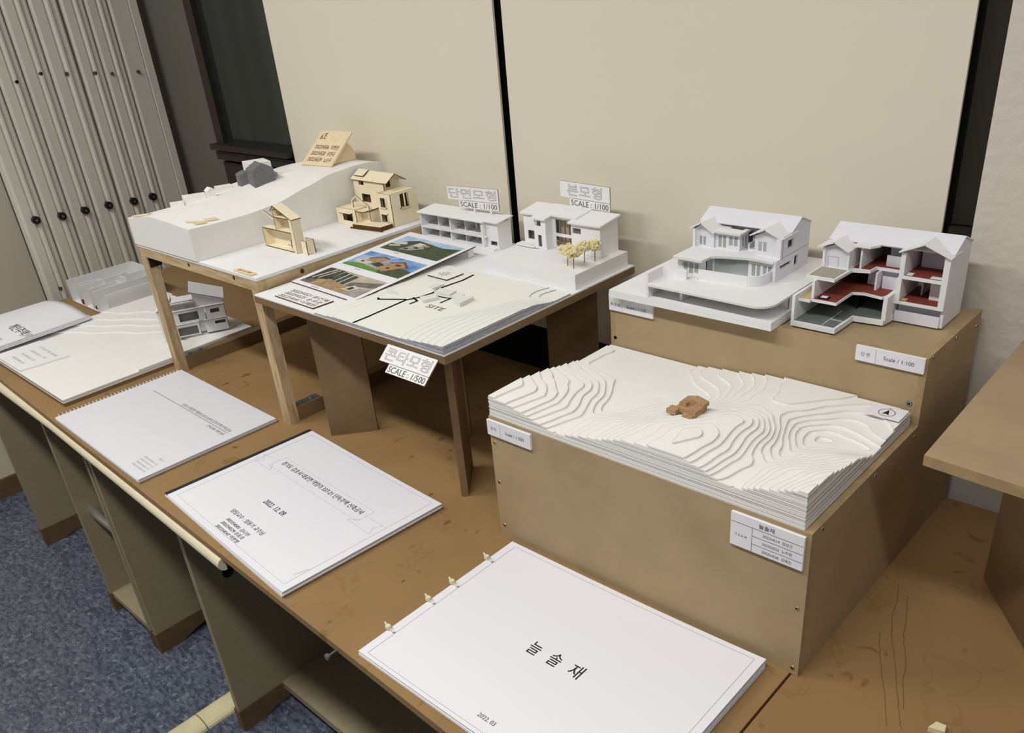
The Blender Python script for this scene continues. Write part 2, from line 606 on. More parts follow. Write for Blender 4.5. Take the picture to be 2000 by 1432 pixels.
# dark window wall behind the display boards, grey return at its left, plaster pier at its right
struct('wall_back', B().box(-1.62, 0.4549, 0.545, 0.62, FZ, 2.2), 'dark_wall')
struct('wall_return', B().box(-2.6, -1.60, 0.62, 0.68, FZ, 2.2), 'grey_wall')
struct('wall_right', B().box(0.4549, 3.0, 0.502, 0.68, FZ, 2.2), 'plaster')
struct('wall_left', B().box(-2.45, -2.35, -4.0, 0.64, FZ, 2.2), 'cream_wall')
struct('baseboard_left', B().box(-2.35, -2.338, -4.0, 0.62, FZ, FZ + 0.07), 'desk_foot')
struct('trim_1', B().box(-1.655, -1.612, 0.585, 0.64, FZ, 2.2), 'olive')
struct('trim_2', B().box(-1.612, -1.60, 0.575, 0.62, FZ, 2.2), 'olive')
w = struct('window_1', B().box(-1.60, -1.02, 0.541, 0.545, 0.40, 2.2), 'win_glass')
B().box(-1.60, -1.205, 0.50, 0.545, 0.385, 0.40).box(-1.60, -1.205, 0.515, 0.545, 0.355, 0.378).build('window_sill', 'win_frame', w)
B().box(-1.60, -1.56, 0.525, 0.545, 0.40, 2.2).build('window_frame', 'win_frame', w)
B().box(-1.60, -1.02, 0.53, 0.545, 0.25, 0.345).build('lower_panel', 'win_frame', w)

for nm, x0, x1, lab in (('display_board', -1.198, -0.4305, 'tall cream display board standing behind the wooden stand, left of the narrow black gap'),
                        ('display_board', -0.408, 0.411, 'wide cream display board behind the white house models, right of the narrow black gap')):
    o = thing(nm, lab, 'board', ((x0 + x1) / 2, 0.521, 0.086))
    B().box(x0, x1, 0.519, 0.524, 0.086, 2.1).build('panel', 'panel', o)
    for xm in (x0 + 0.05, x1 - 0.09):
        B().box(xm, xm + 0.04, 0.524, 0.546, 0.3, 0.34).build('mounting_block', 'win_frame', o)
# black pilaster filling the recess next to the plaster wall
struct('trim_3', B().box(0.4175, 0.4540, 0.535, 0.5455, 0.40, 2.2).box(0.4175, 0.4540, 0.525, 0.5455, 0.375, 0.398), 'win_frame')

# folding aluminium shutter against the left wall -------------------------------
sh = thing('folding_shutter', 'tall ribbed aluminium folding shutter with black bolts at the left wall', 'shutter', (-2.04, 0.33, FZ))
ys = [0.064, 0.135, 0.206, 0.280, 0.3655, 0.435, 0.503, 0.594]
for i in range(7):
    a, c = ys[i], ys[i + 1]
    wd = c - a
    b = B()
    gap = 0.004 if i != 3 else 0.008
    prof = [(0, 0.0), (0.10, 0.006), (0.45, 0.006), (0.50, 0.0), (0.60, 0.012), (0.68, 0.012), (0.76, -0.002), (0.92, 0.004), (1.0, 0.0)]
    if i == 6:
        prof = [(0, 0.0), (0.08, 0.004), (0.66, 0.004), (0.68, -0.004), (0.71, 0.008), (0.98, 0.008), (1.0, 0.0)]
    pts = [(-2.012 + q, a + (wd - gap) * u) for u, q in prof] + [(-2.05, c - gap), (-2.05, a)]
    b.plate(pts, FZ + 0.005, 2.2, 'z')
    b.build('slat', 'alu', sh)
B().box(-2.06, -2.045, 0.064, 0.594, FZ, 2.2).build('back_plate', 'alu_dark', sh)
for y, z in ((0.0988, 0.2343), (0.1742, 0.2279), (0.2452, 0.2278), (0.3197, 0.2258), (0.4007, 0.2196), (0.4654, 0.2193)):
    B().tube((-2.02, y, z), (-1.992, y, z), 0.0115, 16).tube((-1.992, y, z), (-1.990, y, z), 0.0035, 8, 1).build('bolt', ['rubber', 'steel'], sh)
for y, z in ((0.1773, 0.608), (0.2483, 0.62), (0.32, 0.6104), (0.4025, 0.6008), (0.4522, 0.5927), (0.5341, 0.5876), (0.10, 0.02)):
    B().tube((-2.02, y, z), (-2.0, y, z), 0.005, 10).build('rivet', 'alu_dark', sh)

# ================================================================== DESKS UNDER THE BOARD
def desk(label, xs, xend, group=None):
    d = thing('desk', label, 'desk', ((xs[0] + xend) / 2, 0.1, FZ), group)
    for x in xs:
        b = B()
        b.box(x - 0.009, x + 0.009, -0.235, 0.42, FZ + 0.06, -0.032)
        p = b.build('side_panel', 'desk_panel', d)
        # brown foot with an arched cut-out
        out = [(-0.238, FZ), (-0.18, FZ), (-0.15, FZ + 0.012)] + [(-0.15 + 0.42 * t / 8, FZ + 0.012 + 0.034 * math.sin(math.pi * t / 8)) for t in range(1, 8)] + \
              [(0.27, FZ + 0.012), (0.30, FZ), (0.42, FZ), (0.42, FZ + 0.062), (-0.238, FZ + 0.062)]
        B().plate(out, x - 0.0115, x + 0.0115, 'x').build('foot', 'desk_foot', p)
    return d


d1 = desk('cream computer desk nearest the shutter, beneath the left end of the brown worktop', [-1.90, -1.385, -1.14], -1.14)
B().box(-1.376, -1.149, -0.232, 0.40, FZ + 0.045, FZ + 0.063).build('shelf', 'desk_panel', d1)
B().tube((-1.376, -0.20, -0.40), (-1.149, -0.20, -0.40), 0.013, 14).build('tube_rail', 'chrome', d1)
B().box(-1.88, -1.395, -0.215, -0.19, -0.125, -0.06).box(-1.88, -1.395, -0.225, -0.19, -0.064, -0.058).build('drawer_front', 'drawer', d1)
B().box(-1.95, -1.122, -0.262, 0.45, -0.032, -0.013).build('desk_top', 'desk_panel', d1)
d2 = desk('cream computer desk with a grey drawer front, its side panel drilled with cable holes', [-1.112, -0.70, 0.44], 0.44)
B().box(-1.095, -0.712, -0.215, -0.19, -0.142, -0.068).box(-1.095, -0.712, -0.225, -0.19, -0.072, -0.066).build('drawer_front', 'drawer', d2)
B().box(-0.691, 0.431, -0.12, 0.40, FZ + 0.045, FZ + 0.063).build('shelf', 'desk_panel', d2)
B().box(-1.12, 0.47, -0.21, 0.45, -0.032, -0.013).build('desk_top', 'desk_panel', d2)
for y, z in ((-0.165, -0.30), (-0.12, -0.065)):
    B().tube((-0.6905, y, z), (-0.6895, y, z), 0.013, 18).build('cable_hole', 'hole', d2)
b = B()
for i in range(16):   # bull-nosed ivory edging along the desk fronts
    pass
prof = [(0.014 * math.cos(t), 0.0125 * math.sin(t)) for t in [math.radians(90 + 180 * k / 8) for k in range(9)]]
vs, n = [], len(prof)
for x, y in ((-1.95, -0.262), (-1.12, -0.272), (-0.332, -0.300)):
    vs += [(x, y + u, -0.026 + v) for u, v in prof]
b.add(vs, [(s_ * n + i, s_ * n + i + 1, (s_ + 1) * n + i + 1, (s_ + 1) * n + i) for s_ in range(2) for i in range(n - 1)] + [tuple(range(2 * n, 3 * n)), tuple(range(n - 1, -1, -1))])
b.build('edge_strip', 'ivory', d2, smooth=False)
d4 = desk('desk carrying the worktop right of the seam by the stepped box', [0.50, 1.30], 1.3)
B().box(0.49, 1.32, -0.20, 0.45, -0.032, -0.013).build('desk_top', 'desk_panel', d4)
duct = thing('cable_duct', 'yellowed half-round cable duct lying on the blue floor', 'cable duct', (-0.797, -0.5, FZ))
for y0, y1 in ((-0.95, -0.292), (-0.289, -0.15)):
    b = B()
    pr_ = [(-0.033 * math.cos(math.radians(t)), 0.017 * math.sin(math.radians(t))) for t in range(0, 181, 20)]
    b.plate([(-0.797 + u, FZ + 0.0005 + v) for u, v in pr_], y0, y1, 'y')
    b.build('duct_length', 'duct', duct)

# brown hardboard worktop
wt = thing('worktop', 'long worn brown hardboard worktop stained with rings and drips', 'worktop', (-0.7, 0.1, -0.012))
B().plate([(-1.95, -0.253), (0.4805, -0.333), (0.4805, 0.495), (-1.95, 0.495)], -0.012, 0.0, 'z').build('board', 'table', wt)
b = B().tube((-0.002, -0.318, -0.007), (-0.002, -0.334, -0.007), 0.0017, 8).tube((-0.002, -0.332, -0.007), (-0.002, -0.336, -0.007), 0.0045, 12)
b.build('screw', 'steel', wt)
wt2 = thing('worktop', 'brown hardboard worktop right of the dark seam, beside the stepped box', 'worktop', (0.9, 0.1, -0.012))
B().plate([(0.4835, -0.34), (1.4, -0.34), (1.4, 0.478), (0.4835, 0.478)], -0.0125, -0.0005, 'z').build('board', 'table', wt2)
tag(B().plate([(0.636, 0.012), (0.652, 0.016), (0.650, 0.026), (0.640, 0.025)], -0.0005, 0.006, 'z').build('wood_chip', 'dust'), 'small cream chip lying on the worktop at the bottom right', 'chip')

# ================================================================== STEPPED MDF BOX
bx = thing('stepped_box', 'large stepped raw fibreboard box carrying the white contour model', 'display box', (0.245, 0.24, 0))
X1, D1, D2, H1, H2 = 0.491, 0.2914, 0.4838, 0.2078, 0.303
t = 0.009
B().plate(rect(0, X1, 0, H1), 0, t, 'y', me=1).build('front_panel', ['mdf_box', 'mdf_edge'], bx)
side = [(t, 0), (D2, 0), (D2, H2), (D1, H2), (D1, H1), (t, H1)]
B().plate(side, X1 - t, X1, 'x', me=1).build('side_panel', ['mdf_box', 'mdf_edge'], bx)
B().plate(side, 0, t, 'x', me=1).build('side_panel', ['mdf_box', 'mdf_edge'], bx)
B().box(t, X1 - t, t, D1, H1 - 0.012, H1 - 0.003).build('lower_shelf', 'mdf_box', bx)
B().plate(rect(t, X1 - t, H1 - 0.003, H2), D1, D1 + t, 'y', me=1).build('riser_panel', ['mdf_box', 'mdf_edge'], bx)
B().box(t, X1 - t, D1 + t, D2, H2 - 0.012, H2 - 0.0025).build('upper_shelf', 'mdf_box', bx)
B().box(t, X1 - t, D2 - t, D2 - 0.0005, 0, H2 - 0.012).build('back_panel', 'mdf_box', bx)
for x, z in ((0.0075, 0.1655), (0.0085, 0.098), (0.0095, 0.020), (0.482, 0.101), (0.4835, 0.0105)):
    screw(bx, (x, 0, z), (0, -1, 0))
for y, z in ((0.0244, 0.2015), (0.1624, 0.1995), (0.283, 0.197), (0.307, 0.299), (0.388, 0.296), (0.4695, 0.1717), (0.467, 0.285)):
    screw(bx, (X1, y, z), (1, 0, 0), 0.0026)
screw(bx, (0.0085, D1, 0.226), (0, -1, 0), 0.003, 'hole')
screw(bx, (0.476, D1, 0.237), (0, -1, 0), 0.0042, 'steel')

# small printed label cards on the box
UX, VZ, UY = Vector((1, 0, 0)), Vector((0, 0, 1)), Vector((0, 1, 0))


def label_card(label, x0, x1, z0, z1, y, left, right, split):
    c = thing('label_card', label, 'label', ((x0 + x1) / 2, y - 0.002, z0), 'printed white label cards on the stepped box')
    B().plate(rect(x0, x1, z0, z1), y - 0.0042, y - 0.0002, 'y', me=1).build('card', ['paper', 'board'], c)
    xs = x0 + (x1 - x0) * split
    zc = (z0 + z1) / 2
    B().box(xs - 0.0002, xs + 0.0002, y - 0.0045, y - 0.0041, z0 + 0.0008, z1 - 0.0008).build('divider_line', 'grey_ink', c)
    lettering(c, left, ((x0 + xs) / 2, y - 0.0042, zc), UX, VZ, (xs - x0) * (0.42 if len(left) < 4 else 0.72), 0.0052, 'mid_ink')
    lettering(c, right, ((xs + x1) / 2 - 0.001, y - 0.0042, zc), UX, VZ, (x1 - xs) * 0.63, 0.0052, 'mid_ink')
    return c


label_card('white label card at the left of the lower front, reading Scale 1:500', -0.0005, 0.0835, 0.1795, 0.2035, 0.0, '콘 타', 'Scale / 1:500', 0.31)
label_card('white label card under the corner of the main house model base, reading Scale 1:100', 0.001, 0.085, 0.2745, 0.2960, D1, '본 모 형', 'Scale / 1:100', 0.30)
label_card('white label card below the section model on the riser, reading Scale 1:100', 0.402, 0.4885, 0.2825, 0.3030, D1, '단 면', 'Scale / 1:100', 0.30)
c = thing('team_card', 'larger ruled white card listing the team on the box front', 'label', (0.44, -0.002, 0.158))
x0, x1, z0, z1 = 0.3958, 0.4852, 0.1578, 0.2028
B().plate(rect(x0, x1, z0, z1), -0.0042, -0.0002, 'y', me=1).build('card', ['paper', 'board'], c)
b = B()
zs = [z1 - 0.012, z1 - 0.023, z1 - 0.034]
xs = x0 + 0.0275
b.box(x0 + 0.0006, x1 - 0.0006, -0.0045, -0.0041, zs[0] - 0.0002, zs[0] + 0.0002)
for z in zs[1:]:
    b.box(xs, x1 - 0.0006, -0.0045, -0.0041, z - 0.0002, z + 0.0002)
b.box(xs - 0.0002, xs + 0.0002, -0.0045, -0.0041, z0 + 0.0006, zs[0])
b.build('ruled_lines', 'mid_ink', c)
lettering(c, '늘솔재', ((x0 + x1) / 2, -0.0042, z1 - 0.0062), UX, VZ, 0.019, 0.0062, 'ink')
lettering(c, 'T E A M', ((x0 + xs) / 2, -0.0042, z0 + 0.0165), UX, VZ, 0.015, 0.0032, 'mid_ink')
for s_, z in (('202254519  김성근', zs[0] - 0.0055), ('202254523  노주현', zs[1] - 0.0055), ('202254528  성혜진', zs[2] - 0.0055)):
    lettering(c, s_, ((xs + x1) / 2, -0.0042, z), UX, VZ, 0.036, 0.0044, 'mid_ink')

# ================================================================== FOAM CONTOUR MODEL ON THE BOX
fm = thing('contour_model', 'big white foam contour model of hills lying on the lower step', 'contour model', (0.24, 0.14, H1))
fx0, fx1, fy0, fy1 = 0.0015, 0.4815, 0.0015, 0.2885
B().box(fx0, fx1, fy0, fy1, H1 + 0.0003, H1 + 0.0022).build('base_board', 'board', fm)


def interp(tab, x):
    if x <= tab[0][0]:
        return tab[0][1]
    for (xa, va), (xb, vb) in zip(tab[:-1], tab[1:]):
        if x <= xb:
            t_ = (x - xa) / (xb - xa)
            t_ = 0.5 * t_ + 0.5 * t_ * t_ * (3 - 2 * t_)
            return va + (vb - va) * t_
    return tab[-1][1]


FRONT = [(0, 28.5), (0.03, 25.0), (0.06, 20.0), (0.09, 12.5), (0.125, 5), (0.18, 16), (0.243, 31), (0.295, 37.5), (0.32, 36.5), (0.345, 30.5), (0.372, 21.5), (0.393, 18.5), (0.435, 32), (0.482, 46)]
BACK = [(0, 1.5), (0.03, 1), (0.12, 0.5), (0.155, 1.5), (0.205, 8), (0.306, 19), (0.368, 21), (0.392, 20.5), (0.437, 17), (0.482, 16)]
LEFT = [(0, 28.5), (0.0535, 29), (0.114, 21.5), (0.18, 10), (0.208, 3), (0.255, 2), (0.29, 1.5)]
RIGHT = [(0, 46), (0.047, 41), (0.118, 26.5), (0.188, 8), (0.229, 12), (0.29, 16)]


def hill(x, y):
    u, v = x / 0.482, y / 0.29
    vf = v ** 0.9
    # fold the front profile back along the direction of the ridges
    xf = x - 0.22 * y * (1 - abs(2 * u - 1))
    c = (1 - vf) * interp(FRONT, max(0, min(0.482, xf))) + vf * interp(BACK, x)
    d = (1 - u) * interp(LEFT, y) + u * interp(RIGHT, y)
    f = (1 - u) * ((1 - vf) * 28.5 + vf * 1.5) + u * ((1 - vf) * 46 + vf * 16)
    h = c + d - f
    w = 16 * u * (1 - u) * v * (1 - v)
    h += w * (8 * gau(x, y, 0.325, 0.135, 0.045, 0.10, -0.25) - 7 * gau(x, y, 0.15, 0.13, 0.045, 0.10) - 6 * gau(x, y, 0.415, 0.12, 0.035, 0.06))
    h += w * (1.6 * math.sin(38 * x + 14 * y) * math.sin(30 * y + 9 * x) + 0.5 * math.sin(70 * x - 30 * y))
    h += 2.6 * sstep(0.13, 0.22, y) * sstep(0.02, 0.08, y * 0.5) * (0.5 + 0.5 * math.sin(34 * x - 18 * y + 0.5)) * sstep(0.29, 0.26, y)
    h -= 5 * gau(x, y, 0.46, 0.17, 0.05, 0.03, 0.4)
    return max(0.02, h / 2.7)


zl = [H1 + 0.0024] + [H1 + 0.0024 + 0.0027 * (k + 1) for k in range(19)]
terrain(fm, hill, fx0, fx1, fy0, fy1, 190, 116, zl, ['foam', 'foam_edge'], inset=0.0014, line_w=0.00035, line_m='foam_shade_line')


def hill_z(x, y):
    return zl[min(len(zl) - 1, int(math.floor(hill(x, y))) + 1)]


z0 = hill_z(0.455, 0.265)
cc = thing('compass_card', 'small white card with a north arrow in a circle on the foam corner', 'card', (0.458, 0.268, z0))
zt_ = max(hill_z(x, y) for x in (0.437, 0.455, 0.479) for y in (0.252, 0.268, 0.284))
B().box(0.436, 0.480, 0.251, 0.285, zt_ + 0.0002, zt_ + 0.0008).build('card', 'paper', cc)
b = B()
for i in range(28):
    a0, a1 = 2 * math.pi * i / 28, 2 * math.pi * (i + 1) / 28
    b.add([(0.459 + r * math.cos(a), 0.266 + r * math.sin(a), zt_ + 0.0010) for r in (0.0095, 0.0103) for a in (a0, a1)], [(0, 1, 3, 2)])
b.add([(0.459, 0.2735, zt_ + 0.0011), (0.4545, 0.260, zt_ + 0.0011), (0.459, 0.2625, zt_ + 0.0011), (0.4635, 0.260, zt_ + 0.0011)], [(0, 1, 2, 3)])
b.build('north_arrow', 'ink', cc)
lettering(cc, 'N', (0.459, 0.2785, zt_ + 0.0008), UX, UY, 0.0025, 0.003, 'ink')

# small brown block house on the foam hills
hz = max(hill_z(x, y) for x in (0.24, 0.255, 0.27) for y in (0.105, 0.12, 0.135))
bh = thing('block_house', 'tiny brown cork block model of a house on the white contours', 'house model', (0.258, 0.118, hz))
B().box(0.243, 0.276, 0.110, 0.136, hz, hz + 0.007).box(0.236, 0.250, 0.101, 0.114, hz, hz + 0.0065).build('ground_floor', 'cork', bh)
b = B()
b.plate([(0.246, hz + 0.007), (0.278, hz + 0.007), (0.278, hz + 0.0125), (0.262, hz + 0.0165), (0.246, hz + 0.0125)], 0.124, 0.138, 'y')
b.plate([(0.266, hz), (0.279, hz), (0.279, hz + 0.011), (0.2725, hz + 0.0145), (0.266, hz + 0.011)], 0.103, 0.126, 'y')
b.plate([(0.246, hz + 0.007), (0.256, hz + 0.007), (0.256, hz + 0.012), (0.251, hz + 0.0150), (0.246, hz + 0.012)], 0.117, 0.127, 'y')
b.build('gabled_upper_floor', 'cork', bh)
B().box(0.262, 0.277, 0.098, 0.106, hz, hz + 0.006).build('porch', 'cork', bh)

# ================================================================== MAIN HOUSE MODEL ON THE UPPER STEP
def gable_y(b, x0, xr, x1, y0, y1, z0, zr, z1, t=0.0016, m=0, me=None):
    """two roof slabs, ridge along y"""
    b.slab([(x0, y0, z0), (xr, y0, zr), (xr, y1, zr), (x0, y1, z0)], t, m, me)
    b.slab([(xr, y0, zr), (x1, y0, z1), (x1, y1, z1), (xr, y1, zr)], t, m, me)
    return b


def gable_x(b, x0, x1, y0, yr, y1, z0, zr, z1, t=0.0016, m=0, me=None):
    b.slab([(x0, y0, z0), (x1, y0, z0), (x1, yr, zr), (x0, yr, zr)], t, m, me)
    b.slab([(x0, yr, zr), (x1, yr, zr), (x1, y1, z1), (x0, y1, z1)], t, m, me)
    return b


def window(parent, x0, x1, z0, z1, y, axis='y', mull=1, name='window', fr='board', t=0.0016):
    """window with a frame, mullions and a clear pane"""
    b = B()
    f = 0.0009
    n = mull + 1
    holes = []
    for i in range(n):
        a = x0 + (x1 - x0) * i / n + f
        c = x0 + (x1 - x0) * (i + 1) / n - f
        holes.append(rect(a, c, z0 + f, z1 - f))
    b.plate(rect(x0, x1, z0, z1), y, y + t, axis, holes)
    o = b.build(name, fr, parent)
    B().plate(rect(x0 + f / 2, x1 - f / 2, z0 + f / 2, z1 - f / 2), y + t * 0.35, y + t * 0.6, axis).build('pane', 'glass', o)
    return o


hb = thing('house_model', 'white house model with gabled wings and curved garden wall on a thick white base', 'house model', (0.15, 0.38, H2))
B().box(0.0135, 0.290, 0.2710, 0.490, H2 + 0.0005, H2 + 0.006).build('base_board', ['board'], hb)
B().box(0.0140, 0.2895, 0.2715, 0.4895, H2 + 0.0063, H2 + 0.012).build('base_board', ['board'], hb)
ZB, ZS = H2 + 0.012, 0.338
# raised street slab with a rounded corner
arc = [(0.2885 - 0.026 + 0.026 * math.cos(math.radians(a)), 0.2625 + 0.026 + 0.026 * math.sin(math.radians(a))) for a in range(-90, 1, 10)]
B().plate([(0.0885, 0.2665)] + arc + [(0.2885, 0.490), (0.0885, 0.490)], ZS - 0.003, ZS, 'z', me=1).build('street_slab', ['board', 'board_edge'], hb)
B().box(0.0895, 0.285, 0.330, 0.334, ZB, ZS - 0.003).box(0.284, 0.288, 0.330, 0.489, ZB, ZS - 0.003).build('retaining_wall', 'board', hb)
B().box(0.135, 0.139, 0.285, 0.330, ZB, ZS - 0.003).build('garage_partition', 'board', hb)
# garden walls
B().plate([(0.2715, ZB), (0.3140, ZB), (0.3140, 0.3535), (0.2715, 0.3535)], 0.0842, 0.0885, 'x').build('boundary_wall', 'board', hb)
B().box(0.0885, 0.130, 0.3095, 0.3135, ZS, 0.3535).build('boundary_wall', 'board', hb)
gw = [(0.1435, 0.3215), (0.2130, 0.3265)] + [(0.2175 + 0.020 * math.sin(math.radians(a)), 0.3465 - 0.020 * math.cos(math.radians(a))) for a in range(10, 91, 8)] + [(0.2385, 0.365)]
b = B()
for (ax, ay), (cx_, cy_) in zip(gw[:-1], gw[1:]):
    b.bar((ax, ay, ZS), (cx_, cy_, ZS), 0.0022, 0.0155)
b.build('curved_garden_wall', 'board', hb)
B().box(0.130, 0.1435, 0.318, 0.326, ZS, ZS + 0.003).box(0.131, 0.1425, 0.326, 0.332, ZS, ZS + 0.006).build('entrance_steps', 'board', hb)
# ground floor
gf = B()
zf = 0.3655
gf.plate([(0.358, ZS), (0.458, ZS), (0.458, 0.3695), (0.358, 0.3695)], 0.2435, 0.2470, 'x', [rect(0.371, 0.404, 0.3545, 0.3592), rect(0.4145, 0.4265, 0.348, 0.3625)])
gf.build('side_wall', 'board_cool', hb)
B().box(0.103, 0.2435, 0.455, 0.458, ZS, zf).build('back_wall', 'board_cool', hb)
B().box(0.103, 0.106, 0.328, 0.455, ZS, zf).build('side_wall', 'board_cool', hb)
B().plate(rect(0.106, 0.1500, ZS, zf), 0.328, 0.331, 'y', [rect(0.112, 0.140, ZS + 0.003, zf - 0.0055)]).build('front_wall', 'board_cool', hb)
window(hb, 0.112, 0.140, ZS + 0.003, zf - 0.0055, 0.3285, mull=2)
B().plate(rect(0.2010, 0.2435, ZS, zf), 0.3640, 0.3665, 'y', [rect(0.2055, 0.2210, ZS + 0.002, zf - 0.006), rect(0.2235, 0.2385, ZS + 0.002, zf - 0.006)]).build('front_wall', 'board_cool', hb)
window(hb, 0.2055, 0.2210, ZS + 0.002, zf - 0.006, 0.3645)
window(hb, 0.2235, 0.2385, ZS + 0.002, zf - 0.006, 0.3645)
cv = [(0.151, 0.333), (0.1515, 0.350), (0.158, 0.357), (0.170, 0.361), (0.184, 0.361), (0.195, 0.3635), (0.201, 0.3655)]
b = B()
for (ax, ay), (cx_, cy_) in zip(cv[:-1], cv[1:]):
    b.bar((ax, ay, ZS), (cx_, cy_, ZS), 0.0008, zf - ZS)
b.build('curved_glazing', 'glass', hb)
B().box(0.1495, 0.1525, 0.3475, 0.3505, ZS, zf).build('column', 'board', hb)
B().box(0.13, 0.24, 0.40, 0.402, ZS, zf).build('inner_wall', 'grey_card', hb)
# first-floor slab with a curved front edge
sl = [(0.1015, 0.3170), (0.1515, 0.3160), (0.1530, 0.3400), (0.160, 0.3455), (0.172, 0.3500), (0.186, 0.3535), (0.200, 0.3575), (0.2155, 0.3585), (0.2440, 0.3560), (0.2440, 0.458), (0.1015, 0.458)]
B().plate(sl, zf, 0.3690, 'z', me=1).build('first_floor_slab', ['board', 'board_edge'], hb)
# upper floor
ZF, ZE = 0.369, 0.3975
B().plate([(0.376, ZF), (0.458, ZF), (0.458, 0.4025), (0.4276, 0.4150), (0.3985, 0.4005), (0.376, 0.4005)], 0.2435, 0.2470, 'x', [rect(0.391, 0.4095, 0.3790, 0.3915)]).build('gable_wall', 'board_cool', hb)
B().plate([(0.376, ZF), (0.458, ZF), (0.458, 0.4025), (0.4276, 0.4150), (0.3985, 0.4005), (0.376, 0.3960)], 0.0985, 0.1020, 'x').build('gable_wall', 'board', hb)
B().box(0.1020, 0.2435, 0.455, 0.458, ZF, 0.402).build('back_wall', 'board_cool', hb)
for x0, xp, x1, hole in ((0.1020, 0.1160, 0.1345, (0.1085, 0.1215, 0.3705, 0.3855)), (0.2025, 0.2206, 0.2435, (0.2075, 0.2220, 0.3740, 0.3895))):
    B().plate([(x0, ZF), (x1, ZF), (x1, ZE - 0.001), (xp, 0.4050), (x0, ZE - 0.001)], 0.3770, 0.3795, 'y', [rect(*hole)]).build('wing_gable', 'board_cool', hb)
    window(hb, hole[0], hole[1], hole[2], hole[3], 0.3775)
B().box(0.1020, 0.1055, 0.3700, 0.3770, ZF, 0.3965).build('corner_post', 'board', hb)
B().box(0.2395, 0.2470, 0.3700, 0.3770, ZF, 0.3985).build('corner_post', 'board', hb)
B().plate(rect(0.1345, 0.1765, ZF, 0.3935), 0.3800, 0.3820, 'y', [rect(0.1395, 0.1545, ZF + 0.001, 0.3905), rect(0.1575, 0.1735, 0.3745, 0.3905)]).build('link_wall', 'board_cool', hb)
window(hb, 0.1395, 0.1545, ZF + 0.001, 0.3905, 0.3805, name='glazed_door')
window(hb, 0.1575, 0.1735, 0.3745, 0.3905, 0.3805)
B().plate(rect(0.382, 0.405, ZF, 0.3935), 0.1750, 0.1765, 'x', [rect(0.385, 0.402, ZF + 0.004, 0.390)]).build('link_wall', 'board_cool', hb)
window(hb, 0.385, 0.402, ZF + 0.004, 0.390, 0.1752, axis='x')
B().plate([(0.1310, 0.3740), (0.1800, 0.3740), (0.1800, 0.412), (0.1310, 0.412)], 0.3935, 0.3965, 'z', [rect(0.1500, 0.1720, 0.3960, 0.4090)], me=1).build('flat_roof', ['board', 'board_edge'], hb)
b = B()
gable_x(b, 0.0960, 0.2485, 0.3985, 0.4276, 0.4600, 0.4015, 0.4172, 0.4035)
b.build('main_roof', ['board_cool'], hb)
gable_y(B(), 0.0950, 0.1160, 0.1385, 0.3690, 0.4210, 0.3975, 0.4075, 0.3945).build('wing_roof', ['board', 'board_edge'], hb)
gable_y(B(), 0.1975, 0.2206, 0.2490, 0.3690, 0.4210, 0.3995, 0.4105, 0.3985).build('wing_roof', ['board', 'board_edge'], hb)
B().box(0.1860, 0.1980, 0.388, 0.430, ZF, 0.372).box(0.186, 0.188, 0.388, 0.43, 0.372, 0.380).build('terrace_stair', 'board', hb)
B().plate(rect(0.1770, 0.2020, ZF, 0.3930), 0.4180, 0.4195, 'y', [rect(0.180, 0.199, ZF + 0.003, 0.388)]).build('terrace_wall', 'board_cool', hb)
window(hb, 0.180, 0.199, ZF + 0.003, 0.388, 0.4183)

# ================================================================== SECTION MODEL BESIDE IT
sm = thing('section_model', 'cut-open white house model showing red floors and a grey basement, beside the gabled house', 'house model', (0.385, 0.37, H2))
zb0, zb1 = H2 + 0.0005, H2 + 0.0075
base = [(0.3015, 0.3045), (0.3640, 0.3045), (0.3655, 0.3590), (0.4040, 0.3630), (0.4075, 0.3860), (0.4085, 0.4580), (0.3015, 0.4580)]
B().plate(base, zb0, zb1, 'z').build('base_slab', 'board', sm)
fl = [(0.3050, 0.3080), (0.3605, 0.3080), (0.3625, 0.3620), (0.4010, 0.3660), (0.4030, 0.4545), (0.3050, 0.4545)]
B().plate(fl, zb1, zb1 + 0.0006, 'z').build('basement_floor', 'tile', sm)
b = B()
b.ribbon([(0.3445, 0.3085), (0.3445, 0.3700)], 0.0008, zb1 + 0.0007)
b.ribbon([(0.3445, 0.3330), (0.3610, 0.3330)], 0.0008, zb1 + 0.0007)
b.build('parking_lines', 'board', sm)
ZG0, ZG1 = 0.3365, 0.3410
B().box(0.3015, 0.3055, 0.3045, 0.4580, zb1, ZG1 + 0.006).build('basement_wall', 'board', sm)
B().box(0.3055, 0.4080, 0.4540, 0.4580, zb1, ZG0).build('basement_wall', 'grey_card', sm)
B().box(0.3560, 0.3580, 0.385, 0.4540, zb1 + 0.0006, ZG0).build('basement_wall', 'black', sm)
B().box(0.4010, 0.4065, 0.3630, 0.4540, zb1, ZG1 + 0.002).build('basement_wall', 'board', sm)
gslab = [(0.3055, 0.3150), (0.3215, 0.3150), (0.3215, 0.3205), (0.3560, 0.3205), (0.3565, 0.3700), (0.3700, 0.3745), (0.3960, 0.3700), (0.4010, 0.3850), (0.4100, 0.3860), (0.4100, 0.4580), (0.3055, 0.4580)]
B().plate(gslab, ZG0, ZG1 - 0.0008, 'z').build('ground_floor_slab', 'board', sm)
B().plate([(0.3065, 0.3165), (0.3195, 0.3165), (0.3195, 0.400), (0.3065, 0.400)], ZG1 - 0.0008, ZG1, 'z').build('timber_deck', 'tan_floor', sm)
B().plate([(0.3245, 0.3220), (0.3545, 0.3220), (0.3550, 0.3715), (0.3700, 0.3760), (0.3950, 0.3715), (0.4000, 0.3860), (0.4090, 0.3875), (0.4090, 0.4560), (0.3245, 0.4560)], ZG1 - 0.0008, ZG1 + 0.0002, 'z').build('ground_floor_finish', 'red_floor', sm)
